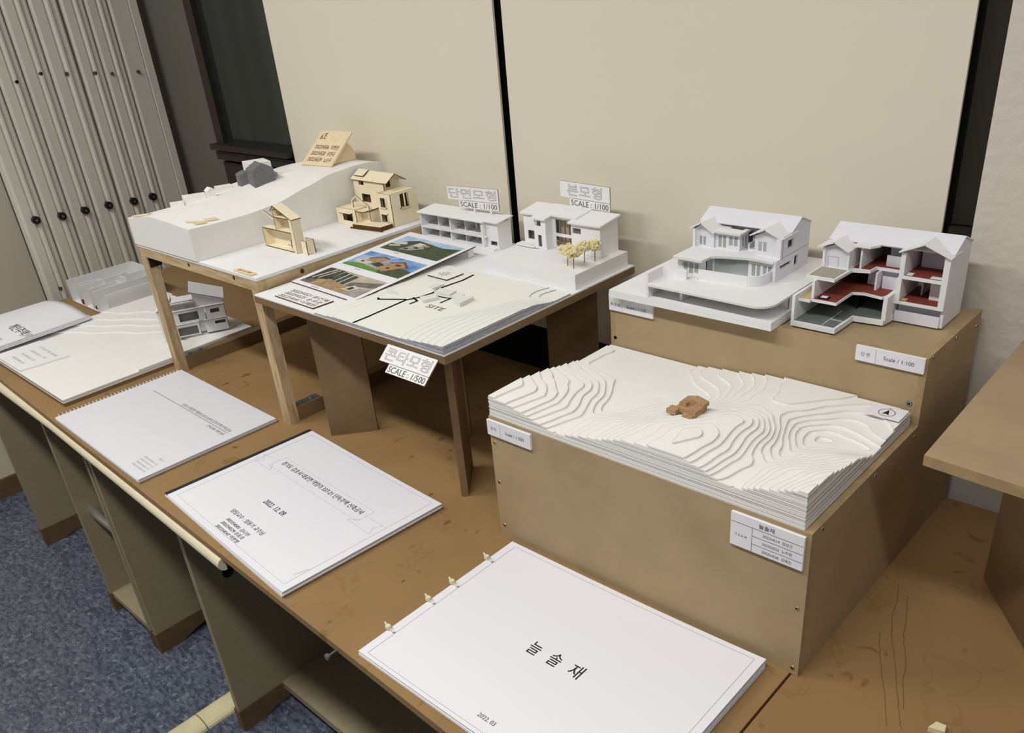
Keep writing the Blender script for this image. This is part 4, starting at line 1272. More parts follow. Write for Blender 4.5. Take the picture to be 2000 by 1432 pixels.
# engraved name plaque ------------------------------------------------------------
npq = thing('name_plaque', 'thin engraved wood name plaque at the left corner of the white sheet', 'plaque', (-0.49, 0.036, ZM))
B().plate([(-0.5530, 0.0160), (-0.4290, 0.0130), (-0.4270, 0.0560), (-0.5510, 0.0590)], ZM + 0.0003, ZM + 0.0028, 'z', me=1).build('plaque', ['board', 'burn'], npq)
for i, (s1, s2) in enumerate((('202254521', '류건재'), ('202254525', '송유준'), ('202254541', '이채원'))):
    y = 0.0500 - 0.0135 * i
    lettering(npq, s1, (-0.5160, y, ZM + 0.0028), UX, UY, 0.062, 0.0095, 'engrave2')
    lettering(npq, s2, (-0.4560, y - 0.001, ZM + 0.0028), UX, UY, 0.044, 0.0105, 'engrave2')

# picture board -------------------------------------------------------------------
pb = thing('picture_board', 'slanted white board with three colour pictures of the house', 'picture board', (-0.49, 0.22, ZM))
pu = Vector((0.193, -0.0075, 0))
pu_l, pv0 = pu.length, Vector((0.0115, 0.281, 0.0185))
PU = pu.normalized()
PV = (pv0 - PU * pv0.dot(PU)).normalized()
PN = PU.cross(PV)
PO = Vector((-0.5868, 0.0855, ZM + 0.0032))
TP = Matrix.Translation(PO) @ Matrix((PU, PV, PN)).transposed().to_4x4()
B(TP).plate(rect(-0.008, 0.196, -0.006, 0.288), -0.0022, 0, 'z', me=1).build('board', ['paper', 'burn'], pb)
for u_ in (0.002, 0.186):
    B(TP).box(u_, u_ + 0.003, 0.272, 0.286, -0.0195, -0.0022).build('prop', 'board', pb)


def photo(name, u0, u1, v0, v1, layers, cap):
    o = None
    for i, (mt, pts) in enumerate(layers):
        b = B(TP)
        zz = 0.0002 + 0.00006 * i
        q = [(u0 + (u1 - u0) * p[0], v0 + (v1 - v0) * p[1]) for p in pts]
        tr = tessellate_polygon([[Vector((p[0], p[1], 0)) for p in q]]) if len(q) > 4 else [tuple(range(len(q)))]
        b.add([(p[0], p[1], zz) for p in q], tr)
        if o is None:
            o = b.build(name, mt, pb, recalc=False)
        else:
            b.build('print_area', mt, o, recalc=False)
    lettering(pb, cap, TP @ Vector((u0 + 0.062, v0 - 0.0065, 0)), PU, PV, 0.004 * len(cap) + 0.005, 0.0045, 'mid_ink')


full = [(0, 0), (1, 0), (1, 1), (0, 1)]
photo('aerial_picture', 0.0075, 0.186, 0.1955, 0.2690, [('p_sky', full), ('p_forest', [(0, 0), (1, 0), (1, 0.86), (0.75, 0.72), (0.5, 0.80), (0.30, 0.86), (0.12, 0.66), (0, 0.42)]),
      ('p_light', [(0, 0.40), (0.10, 0.62), (0.18, 0.66), (0.24, 0.50), (0.10, 0.40)]), ('p_light', [(0.02, 0.30), (0.16, 0.42), (0.20, 0.34), (0.05, 0.22)]),
      ('p_grey', [(0.26, 0.16), (0.42, 0.20), (0.56, 0.46), (0.46, 0.66), (0.34, 0.60), (0.30, 0.36)]), ('p_light', [(0.33, 0.52), (0.46, 0.52), (0.48, 0.72), (0.36, 0.74)]),
      ('p_tan', [(0.46, 0.60), (0.56, 0.56), (0.58, 0.66), (0.48, 0.70)]), ('p_dark', [(0.30, 0.22), (0.37, 0.22), (0.38, 0.30), (0.31, 0.32)]), ('p_dark', [(0.40, 0.40), (0.46, 0.36), (0.49, 0.44), (0.43, 0.48)])], '조감도')
photo('house_picture', 0.0075, 0.186, 0.1020, 0.1745, [('p_blue', full), ('p_sky', [(0.05, 0.35), (0.30, 0.45), (0.55, 0.95), (0.48, 1.0), (0.25, 0.75), (0.0, 0.70)]), ('p_forest', [(0.55, 0), (1, 0), (1, 0.42), (0.86, 0.50), (0.70, 0.44), (0.55, 0.12)]),
      ('p_grass', [(0, 0), (0.62, 0), (0.60, 0.10), (0.40, 0.30), (0.10, 0.22), (0, 0.10)]), ('p_light', [(0.14, 0.26), (0.34, 0.26), (0.34, 0.44), (0.18, 0.50), (0.04, 0.34)]),
      ('p_grey', [(0.30, 0.22), (0.58, 0.14), (0.66, 0.40), (0.50, 0.60), (0.32, 0.56)]), ('p_tan', [(0.18, 0.46), (0.34, 0.46), (0.42, 0.62), (0.44, 0.80), (0.34, 0.82), (0.20, 0.66)]),
      ('p_tan', [(0.52, 0.24), (0.66, 0.10), (0.72, 0.26), (0.84, 0.62), (0.70, 0.80), (0.54, 0.62)]), ('p_roof', [(0.17, 0.62), (0.24, 0.74), (0.34, 0.86), (0.45, 0.84), (0.45, 0.78), (0.33, 0.80), (0.19, 0.58)]),
      ('p_roof', [(0.54, 0.66), (0.70, 0.86), (0.86, 0.62), (0.86, 0.54), (0.70, 0.78), (0.54, 0.60)]), ('p_dark', [(0.34, 0.34), (0.50, 0.26), (0.54, 0.44), (0.40, 0.54)]), ('p_dark', [(0.16, 0.34), (0.20, 0.34), (0.20, 0.42), (0.16, 0.42)]),
      ('p_dark', [(0.66, 0.54), (0.74, 0.54), (0.74, 0.64), (0.66, 0.64)]), ('p_dark', [(0.62, 0.30), (0.67, 0.30), (0.67, 0.38), (0.62, 0.38)])], '투시도')
photo('interior_picture', 0.0055, 0.184, 0.0055, 0.0795, [('p_beige', full), ('p_window', [(0, 0.05), (0.22, 0.38), (0.30, 0.42), (0.28, 0.98), (0.02, 0.96), (0, 0.9)]), ('p_light', [(0.04, 0.30), (0.06, 0.28), (0.16, 0.95), (0.13, 0.95)]),
      ('p_light', [(0.12, 0.36), (0.14, 0.34), (0.22, 0.95), (0.20, 0.95)]), ('p_window', [(0.30, 0.46), (0.58, 0.34), (0.58, 0.88), (0.30, 0.94)]), ('p_light', [(0.39, 0.42), (0.41, 0.42), (0.41, 0.92), (0.39, 0.92)]), ('p_light', [(0.48, 0.38), (0.50, 0.38), (0.50, 0.90), (0.48, 0.90)]),
      ('p_floor', [(0.12, 0), (0.88, 0), (0.80, 0.22), (0.58, 0.36), (0.30, 0.44), (0.20, 0.36)]), ('p_sofa', [(0, 0), (0.16, 0), (0.20, 0.26), (0.08, 0.24), (0, 0.12)]), ('p_tan', [(0.34, 0.34), (0.58, 0.24), (0.60, 0.32), (0.36, 0.42)]),
      ('p_sofa', [(0.62, 0.34), (0.88, 0.52), (1, 0.60), (1, 0.90), (0.80, 0.72), (0.62, 0.56)]), ('p_light', [(0.66, 0.16), (0.80, 0.16), (0.86, 0.40), (0.74, 0.48)]), ('p_dark', [(0.72, 0.22), (0.78, 0.22), (0.80, 0.36), (0.74, 0.38)]),
      ('p_grey', [(0.80, 0.02), (1, 0.0), (1, 0.46), (0.88, 0.36)]), ('p_dark', [(0.18, 0.34), (0.28, 0.38), (0.30, 0.56), (0.20, 0.54)])], '실내투시도')

# hanging sign at the front edge ---------------------------------------------------
def stencil_sign(label, T_, w_, h1_, inset, big, big_w, small, bigx=0.5, foot=None):
    s0 = thing('lettered_sign', label, 'sign', tuple(T_.to_translation()), 'white engraved signs of the site model team')
    ex = (T_.to_3x3() @ Vector((1, 0, 0)))
    ey = (T_.to_3x3() @ Vector((0, 1, 0)))
    B(T_).plate(rect(0, w_, -h1_, 0), -0.0022, 0, 'z', me=1).build('upper_plate', ['board', 'engrave'], s0)
    B(T_).plate(rect(inset, w_, -h1_ - 0.0150, -h1_ - 0.0008), -0.0022, 0, 'z', me=1).build('lower_plate', ['board', 'engrave'], s0)
    lettering(s0, big, T_ @ Vector((w_ * bigx, -h1_ / 2, 0)), ex, ey, big_w, h1_ * 0.74, 'engrave', outline=0.009)
    lettering(s0, small, T_ @ Vector(((w_ + inset) / 2, -h1_ - 0.0080, 0)), ex, ey, (w_ - inset) * 0.92, 0.0100, 'engrave2')
    if foot:
        B(T_).box(w_ * 0.5, w_ * 0.5 + 0.004, foot, -h1_ - 0.015, -0.0022, -0.0002).box(w_ * 0.82, w_ * 0.82 + 0.004, foot, -h1_ - 0.015, -0.0022, -0.0002).build('support_stick', 'board', s0)
    return s0


sl_dir = Vector((0, 0.0225, 0.0200)).normalized()
Tf = Matrix.Translation((-0.2113, -0.0002, 0.2722)) @ Matrix((UX, sl_dir, UX.cross(sl_dir))).transposed().to_4x4()
stencil_sign('white engraved sign reading SCALE : 1/500, hanging slanted off the front of the stand', Tf, 0.1162, 0.0290, 0.025, '콘타모형', 0.104, 'SCALE : 1/500')


def upright(p0, p1):
    d = (Vector(p1) - Vector(p0)).normalized()
    return Matrix.Translation(p0) @ Matrix((d, Vector((0, 0, 1)), d.cross(Vector((0, 0, 1))))).transposed().to_4x4()


stencil_sign('white engraved sign reading SCALE : 1/100, standing behind the long open house model', upright((-0.5282, 0.440, 0.3905), (-0.3880, 0.4445, 0.3935)), 0.1415, 0.0268, 0.031, '단면모형', 0.132, 'SCALE : 1/100', foot=-0.1070)
stencil_sign('white engraved sign reading SCALE : 1/100, above the white house with yellow trees', upright((-0.2390, 0.4600, 0.4205), (-0.1290, 0.4640, 0.4165)), 0.1110, 0.0283, 0.021, '본모형', 0.078, 'SCALE : 1/100', foot=-0.1100)

# long open section house on the stand ---------------------------------------------
ls = thing('section_model', 'long white two-storey house model with its front cut open, behind the picture board', 'house model', (-0.48, 0.43, ZM))
z0 = ZM + 0.0003
zA, zB_, zC = z0 + 0.0225, z0 + 0.0255, z0 + 0.0525
yf, yk = 0.4100, 0.4560
B().box(-0.5900, -0.3820, yf, yk, z0, z0 + 0.003).build('ground_slab', 'board', ls)
B().box(-0.5900, -0.3980, yf, yk, zA, zB_).build('upper_slab', 'board', ls)
B().box(-0.5900, -0.3780, yk, yk + 0.003, z0, zC + 0.004).build('back_wall', 'board', ls)
for lo, hi in ((z0 + 0.003, zA), (zB_, zC)):
    B().box(-0.5900, -0.5870, yf, yk, lo, hi).build('end_wall', 'board', ls)
    B().box(-0.5480, -0.5460, yf + 0.012, yk, lo, hi).build('partition', 'board', ls)
    B().box(-0.5040, -0.5010, yf + 0.004, yk, lo, hi).build('partition', 'board', ls)
    B().box(-0.4700, -0.4680, yf + 0.014, yk, lo, hi).build('partition', 'board_edge', ls)
    B().box(-0.5210, -0.5130, yf + 0.020, yf + 0.022, lo, hi - 0.004).build('doorway', 'hole', ls)
    B().box(-0.4180, -0.4100, yf + 0.020, yf + 0.022, lo, hi - 0.004).build('doorway', 'hole', ls)
    B().box(-0.4090, -0.4030, yf, yk, lo, hi).build('partition', 'board', ls)
B().box(-0.4650, -0.4200, yk - 0.001, yk, zA - 0.012, zA - 0.004).build('window_strip', 'p_light', ls)
B().plate(rect(-0.4020, -0.3700, z0, zC), yf + 0.008, yf + 0.010, 'y', [rect(-0.3920, -0.3740, z0 + 0.008, z0 + 0.0165)]).build('front_wall', 'board', ls)
B().box(-0.3940, -0.3770, yf + 0.015, yf + 0.016, z0 + 0.006, z0 + 0.018).build('window_backing', 'grey_card', ls)
B().box(-0.3720, -0.3700, yf + 0.010, yk, z0, zC).build('end_wall', 'board', ls)
b = B().slab([(-0.5960, yf - 0.004, zC + 0.0005), (-0.4010, yf - 0.004, zC + 0.0005), (-0.4010, yk + 0.004, zC + 0.0055), (-0.5960, yk + 0.004, zC + 0.0055)], -0.002)
b.build('roof', 'board', ls)
b = B().slab([(-0.4040, yf + 0.002, zC + 0.0015), (-0.3640, yf + 0.002, zC + 0.0015), (-0.3640, yk + 0.002, zC + 0.0060), (-0.4040, yk + 0.002, zC + 0.0060)], -0.002)
b.build('wing_roof', 'board', ls)
B().box(-0.3990, -0.3740, yf - 0.0040, yf + 0.008, z0, z0 + 0.004).build('porch_step', 'board', ls)

# white house on its box base -------------------------------------------------------
hw = thing('house_model', 'white house model with yellow trees on a tall white box base', 'house model', (-0.2, 0.385, ZM))
ZH = 0.3090
z0 = ZM + 0.0003
B().box(-0.3050, -0.2462, 0.3150, 0.4640, z0, ZH - 0.0015).build('base_box', 'board', hw)
B().box(-0.2455, -0.0890, 0.3125, 0.4600, z0, ZH).build('base_box', 'board', hw)
zr = ZH + 0.0003
zE = zr + 0.0570


def wall(name, x0, x1, z1, y, holes=(), m='board'):
    return B().plate(rect(x0, x1, zr, z1), y, y + 0.0022, 'y', holes).build(name, m, hw)


wall('front_wall', -0.2545, -0.2262, zE, 0.3985, [rect(-0.2515, -0.2375, zr + 0.0420, zr + 0.0520), rect(-0.2460, -0.2370, zr + 0.004, zr + 0.0260)])
wall('window_backing', -0.2540, -0.2280, zE - 0.002, 0.4060, m='grey_card')
B().box(-0.2290, -0.2262, 0.4007, 0.4200, zr, zE).build('return_wall', 'board', hw)
wall('left_wall', -0.2930, -0.2545, zE, 0.4150, [rect(-0.2860, -0.2640, zr + 0.0095, zr + 0.0260)])
wall('window_backing', -0.2900, -0.2560, zE - 0.02, 0.4250, m='grey_card')
B().plate(rect(0.4150, 0.4570, zr, zE), -0.2950, -0.2930, 'x').build('end_wall', 'board', hw)
wall('recessed_wall', -0.2262, -0.1720, zE, 0.4180, [rect(-0.2190, -0.1740, zr + 0.0275, zr + 0.0530), rect(-0.2190, -0.1740, zr + 0.0035, zr + 0.0220)])
wall('window_backing', -0.2240, -0.1720, zE - 0.002, 0.4330, m='p_light')
for x in (-0.2100, -0.1990, -0.1880):
    wall('mullion', x, x + 0.0018, zE - 0.003, 0.4190, m='twig')
B().box(-0.2190, -0.1740, 0.4185, 0.4195, zr + 0.0110, zr + 0.0125).build('rail', 'twig', hw)
wall('right_wing_wall', -0.1725, -0.1076, zE - 0.002, 0.4070, [rect(-0.1700, -0.1505, zr + 0.0360, zr + 0.0460)])
wall('window_backing', -0.1720, -0.1480, zE - 0.01, 0.4130, m='grey_card')
B().plate([(0.4092, zr), (0.4580, zr), (0.4580, zE + 0.004), (0.4092, zE - 0.001)], -0.1098, -0.1076, 'x').build('end_wall', 'board', hw)
B().box(-0.2930, -0.1098, 0.4560, 0.4580, zr, zE + 0.002).build('back_wall', 'board', hw)
b = B().slab([(-0.2990, 0.4100, zE + 0.002), (-0.2530, 0.4100, zE + 0.002), (-0.2530, 0.4620, zE + 0.0095), (-0.2990, 0.4620, zE + 0.0095)], 0.003)
b.build('roof_panel', 'board', hw)
b = B().slab([(-0.2570, 0.3930, zE + 0.001), (-0.2230, 0.3930, zE + 0.001), (-0.2230, 0.4620, zE + 0.0105), (-0.2570, 0.4620, zE + 0.0105)], 0.003)
b.build('roof_panel', 'board', hw)
b = B().slab([(-0.2250, 0.4120, zE + 0.005), (-0.1660, 0.4120, zE + 0.004), (-0.1660, 0.4620, zE + 0.0100), (-0.2250, 0.4620, zE + 0.0100)], 0.003)
b.build('roof_panel', 'board', hw)
b = B().slab([(-0.1760, 0.4010, zE - 0.0005), (-0.1020, 0.4010, zE + 0.0005), (-0.1020, 0.4600, zE + 0.0075), (-0.1760, 0.4600, zE + 0.0075)], 0.003)
b.build('roof_panel', 'board', hw)
B().box(-0.3020, -0.2560, 0.3970, 0.4150, zr, zr + 0.003).build('porch', 'board', hw)

for i, (x, y, r, lab) in enumerate(((-0.1321, 0.3454, 0.0115, 'pale yellow moss tree on a stick, leftmost of the four'), (-0.1128, 0.3384, 0.0125, 'pale yellow moss tree standing nearest the front edge of the white box base'),
                                    (-0.1169, 0.3732, 0.0105, 'pale yellow moss tree third from the left, with a dark twig showing'), (-0.1053, 0.3873, 0.0110, 'pale yellow moss tree on a stick, rightmost of the four'))):
    t_ = thing('model_tree', lab, 'tree', (x, y, ZH), 'yellow moss trees on the white box base')
    B().tube((x, y, ZH), (x + 0.001, y, ZH + 0.026), 0.0008, 6).build('trunk', 'twig', t_)
    b = B()
    random.seed(30 + i)
    for k_ in range(150):
        a, c_ = random.uniform(0, 2 * math.pi), random.uniform(-1, 1)
        rr = r * random.uniform(0.45, 1.0)
        s_ = math.sqrt(1 - c_ * c_)
        p = Vector((x + rr * s_ * math.cos(a) * 1.25, y + rr * s_ * math.sin(a) * 1.1, ZH + 0.029 + rr * c_ * 0.85))
        d = Vector((random.uniform(-1, 1), random.uniform(-1, 1), random.uniform(-1, 1))).normalized()
        e1 = d.orthogonal().normalized()
        e2 = d.cross(e1)
        q = r * 0.26
        b.add([p + e1 * q, p - e1 * q, p + e2 * q, p - e2 * q, p + d * q, p - d * q], [(0, 2, 4), (2, 1, 4), (1, 3, 4), (3, 0, 4), (2, 0, 5), (1, 2, 5), (3, 1, 5), (0, 3, 5)])
    b.build('crown', 'tree', t_)

# ================================================================== LEFT SITE MODEL AND ITS HOUSE
sl_ = thing('site_board', 'large white terraced site model at the left end, partly under the timber stand', 'site model', (-1.37, 0.0, 0))
bx0, bx1, by0, by1 = -1.612, -1.128, -0.2365, 0.2500
B().box(bx0, bx1, by0, by1, 0.0003, 0.0078).build('base_board', 'mdf_brown', sl_)


def land(x, y):
    r = sstep(-1.27, -1.12, x + 0.35 * max(0.0, y))
    h = 1.3 + 2.6 * sstep(-0.22, 0.22, y) * r
    h += 4.2 * sstep(-0.01, 0.25, y + 0.62 * (-1.40 - x)) * sstep(-1.16, -1.34, x)
    h += 0.10 * math.sin(45 * x + 20 * y)
    return max(0.1, min(6.9, h))


zls = [0.0081, 0.0125] + [0.0125 + 0.0037 * k for k in range(1, 7)]
terrain(sl_, land, bx0, bx1, by0, by1, 110, 110, zls, ['foam', 'foam_edge'], inset=0.002, line_w=0.0004, line_m='foam_shade_line')


def land_z(x, y):
    return zls[min(len(zls) - 1, int(math.floor(land(x, y))) + 1)]


zc = land_z(-1.45, -0.18)
nc = thing('name_card', 'small white name card lying on the front left of the terraced site model', 'card', (-1.46, -0.18, zc))
cq = [(-1.5550, -0.2340), (-1.3950, -0.2330), (-1.3830, -0.1240), (-1.5600, -0.1270)]
zc = max(land_z(*p) for p in cq)
B().plate([(-1.570, -0.2340), (-1.3980, -0.2330), (-1.3850, -0.1180), (-1.570, -0.1210)], zc + 0.0003, zc + 0.0048, 'z').build('card', 'board', nc)
for i, s_ in enumerate(('단독주택 설계', '202254511 박', '202254533 윤', '202254546 최')):
    lettering(nc, s_, (-1.4650 - 0.004 * i, -0.140 - 0.023 * i, zc + 0.0048), UX, UY, 0.105 - 0.010 * i, 0.0085, 'grey_ink')

LO = Vector((-1.2147, 0.0912, 0))
LU = Vector((0.461, 0.887, 0)).normalized()
LN = Vector((LU.y, -LU.x, 0))        # outward
TL_ = Matrix.Translation(LO) @ Matrix((LU, -LN, Vector((0, 0, 1)))).transposed().to_4x4()
lh = thing('terraced_house', 'white house model with grey seams and a tilted roof under the timber stand', 'house model', tuple(LO + Vector((0, 0, 0.025))))
WG = ['board', 'board_grey']


def lw_(name, s0, s1, z0_, z1_, d, holes=(), m=WG):
    return B(TL_).plate(rect(s0, s1, z0_, z1_), d, d + 0.002, 'y', holes, 0, 1).build(name, m, lh)


def lside(s, d0, d1, z0_, z1_):
    return B(TL_).plate(rect(d0, d1, z0_, z1_), s, s + 0.002, 'x', (), 0, 1).build('side_wall', WG, lh)


def lslab(name, s0, s1, d0, d1, z_, t_=0.002):
    return B(TL_).plate(rect(s0, s1, d0, d1), z_, z_ + t_, 'z', (), 0, 1).build(name, WG, lh)


mm = 0.001
zl0 = 0.0285
lw_('garage_front', 0, 0.057, zl0, 0.060, 0, [rect(0.0055, 0.0530, 0.0315, 0.0525)])
lw_('window_backing', 0.002, 0.055, zl0, 0.058, 0.010, m='grey_card')
lside(0.0, 0.002, 0.03, zl0, 0.060)
lside(0.0550, 0.002, 0.03, zl0, 0.060)
lslab('garage_roof', -0.002, 0.059, -0.003, 0.03, 0.060)
lw_('ground_front', 0.072, 0.126, zl0, 0.060, 0, [rect(0.096, 0.122, 0.0470, 0.0545)])
lw_('window_backing', 0.09, 0.124, 0.040, 0.058, 0.006, m='grey_card')
lside(0.1240, 0.002, 0.06, zl0, 0.060)
lside(0.0720, 0.002, 0.03, zl0, 0.060)
lslab('ground_roof', 0.070, 0.128, -0.003, 0.06, 0.060)
lw_('ground_back', 0.057, 0.072, zl0, 0.060, 0.016)
lw_('upper_front', 0, 0.0775, 0.0625, 0.0945, 0.003, [rect(0.0155, 0.0620, 0.0665, 0.0875)])
lw_('window_backing', 0.010, 0.066, 0.064, 0.092, 0.012, m='grey_card')
lw_('upper_front', 0.080, 0.126, 0.0625, 0.0935, 0.001, [rect(0.0915, 0.1135, 0.0765, 0.0870)])
lw_('window_backing', 0.088, 0.116, 0.072, 0.090, 0.008, m='grey_card')
lside(0.1240, 0.003, 0.06, 0.0625, 0.0935)
lside(-0.0020, 0.003, 0.06, 0.0625, 0.0945)
lslab('upper_slab', -0.002, 0.128, -0.001, 0.062, 0.0945)
# attic gable and tilted roof
B(TL_).plate([(0.0580, 0.0965), (0.1260, 0.0965), (0.1260, 0.1055), (0.0580, 0.1340)], 0.010, 0.012, 'y', (), 0, 1).build('attic_wall', WG, lh)
B(TL_).slab([(0.0530, 0.002, 0.1385), (0.1310, 0.002, 0.1085), (0.1340, 0.060, 0.1190), (0.0560, 0.060, 0.1500)], 0.002, 0, 1).build('tilted_roof', WG, lh)
b = B(TL_)
b.box(0.000, 0.0575, 0.0025, 0.0035, 0.0965, 0.0985).box(0.000, 0.0575, 0.0025, 0.0035, 0.1135, 0.1155)
b.build('terrace_rail', 'board', lh)
for k_ in range(20):
    B(TL_).box(0.0015 + 0.0029 * k_, 0.0027 + 0.0029 * k_, 0.0027, 0.0033, 0.0985, 0.1135).build('baluster', 'grey_card', lh)
lslab('terrace_roof', -0.004, 0.057, 0.0040, 0.050, 0.1165)
b = B(TL_).slab([(-0.035, 0.010, 0.1000), (0.004, 0.010, 0.1240), (0.004, 0.055, 0.1240), (-0.035, 0.055, 0.1000)], 0.002, 0, 1)
b.build('lean_to_roof', WG, lh)
lw_('left_wing', -0.034, -0.002, zl0 - 0.002, 0.0960, 0.018, [rect(-0.026, -0.012, 0.060, 0.072), rect(-0.026, -0.010, 0.036, 0.046)])
lw_('window_backing', -0.030, -0.006, 0.034, 0.076, 0.024, m='grey_card')
lside(-0.0340, 0.020, 0.055, zl0 - 0.002, 0.0960)
B(TL_).plate(rect(0.06, 0.075, zl0, 0.135), 0.058, 0.060, 'y').build('chimney_wall', 'board', lh)

# frosted acrylic floor-plan model --------------------------------------------------
am = thing('acrylic_model', 'translucent white walled floor-plan model behind the terraced site model', 'plan model', (-1.77, 0.2, 0))
ax0, ax1, ay0, ay1 = -1.885, -1.645, 0.0875, 0.292
B().box(ax0, ax1, ay0, ay1, 0.0003, 0.004).build('base_board', 'mdf_tan', am)
B().box(ax0 + 0.002, ax1 - 0.002, ay0 + 0.002, ay1 - 0.002, 0.004, 0.005).build('floor_sheet', 'board', am)
HA = 0.070
for nm, q, h in (('outer_wall', (ax0, ax0 + 0.003, ay0, ay1), HA), ('outer_wall', (ax0, -1.690, ay1 - 0.003, ay1), HA), ('outer_wall', (-1.700, -1.697, ay0, ay1), HA - 0.004),
                 ('inner_wall', (-1.838, -1.8355, ay0 + 0.006, ay0 + 0.07), HA - 0.008), ('inner_wall', (-1.838, -1.775, ay0 + 0.068, ay0 + 0.0705), HA - 0.008), ('inner_wall', (-1.792, -1.7895, ay0, ay1 - 0.06), HA - 0.003),
                 ('inner_wall', (-1.745, -1.7425, ay0 + 0.004, ay0 + 0.09), HA - 0.006), ('inner_wall', (-1.792, -1.745, ay0 + 0.120, ay0 + 0.1225), HA - 0.006), ('inner_wall', (-1.745, -1.700, ay0 + 0.090, ay0 + 0.0925), HA - 0.006),
                 ('inner_wall', (-1.77, -1.7675, ay0 + 0.13, ay1 - 0.01), HA - 0.004), ('outer_wall', (-1.6630, -1.6600, ay0 + 0.018, ay1 - 0.02), HA - 0.014)):
    mt_ = ['acrylic' if nm == 'inner_wall' or q[0] < -1.69 else 'board', 'board']
    if q[1] - q[0] < q[3] - q[2]:
        B().plate(rect(q[2], q[3], 0.005, h), q[0], q[1], 'x', me=1).build(nm, mt_, am)
    else:
        B().plate(rect(q[0], q[1], 0.005, h), q[2], q[3], 'y', me=1).build(nm, mt_, am)
for x0_, x1_, y0_, y1_, h in ((-1.848, -1.842, 0.12, 0.128, 0.030), (-1.826, -1.804, 0.092, 0.100, 0.018), (-1.826, -1.820, 0.100, 0.118, 0.010), (-1.735, -1.712, 0.094, 0.104, 0.014), (-1.80, -1.796, 0.2, 0.22, 0.016)):
    B().box(x0_, x1_, y0_, y1_, 0.005, h).build('furniture', 'dark_red', am)

# curled booklet at the far left ------------------------------------------------------
cb = thing('curled_booklet', 'thick curled white booklet with bold black title at the far left', 'booklet', (-1.72, -0.10, 0))
nU, nV = 20, 16
A0, A1, A2, A3 = Vector((-1.860, -0.235, 0)), Vector((-1.568, -0.232, 0)), Vector((-1.586, 0.022, 0)), Vector((-1.862, 0.008, 0))


def sheet(u, v, lift):
    p = A0 * (1 - u) * (1 - v) + A1 * u * (1 - v) + A2 * u * v + A3 * (1 - u) * v
    z_ = 0.036 + 0.004 * u + lift + 0.014 * math.sin(math.pi * min(1, u * 1.05)) * (0.4 + 0.6 * v)
    return (p.x, p.y, z_)


for li in range(3):
    b = B()
    lift = -0.0045 * li
    vs = [sheet(i / nU, j / nV, lift) for j in range(nV + 1) for i in range(nU + 1)]
    vs2 = [(p[0], p[1], p[2] - 0.003) for p in vs]
    kk = nU + 1
    n0 = len(vs)
    fs = [(j * kk + i, j * kk + i + 1, (j + 1) * kk + i + 1, (j + 1) * kk + i) for j in range(nV) for i in range(nU)]
    fs += [tuple(x + n0 for x in reversed(f)) for f in fs]
    per = [i for i in range(nU)] + [j * kk + nU for j in range(nV)] + [nV * kk + i for i in range(nU, 0, -1)] + [j * kk for j in range(nV, 0, -1)]
    fs += [(per[i], per[(i + 1) % len(per)], per[(i + 1) % len(per)] + n0, per[i] + n0) for i in range(len(per))]
    b.add(vs, [f for f in fs if max(f) < n0])
    b = B()
    b.add(vs + vs2, fs)
    b.build('cover' if li == 0 else 'pages', 'paper', cb, smooth=(li == 0))
B().bar((-1.573, -0.232, 0.0290), (-1.590, 0.024, 0.0290), 0.006, 0.010).build('spine', 'paper_edge', cb)


def on_sheet(body, uc, vc, w_, h_, m_):
    o = lettering(cb, body, (0, 0, 0), UX, UY, w_, h_, m_, lift=0)
    org = ORG[cb.name]
    for v in o.data.vertices:
        q = v.co + org
        u, w2 = uc + q.x / 0.29, vc + q.y / 0.25
        p = Vector(sheet(u, w2, 0.0006)) - org
        v.co = p


on_sheet('개인주택', 0.76, 0.36, 0.090, 0.030, 'ink')
on_sheet('설 계', 0.97, 0.36, 0.020, 0.022, 'mid_ink')
on_sheet('개별과제 발표자료', 0.70, 0.13, 0.10, 0.012, 'mid_ink')
on_sheet('2022. 12', 0.73, 0.03, 0.05, 0.010, 'mid_ink')

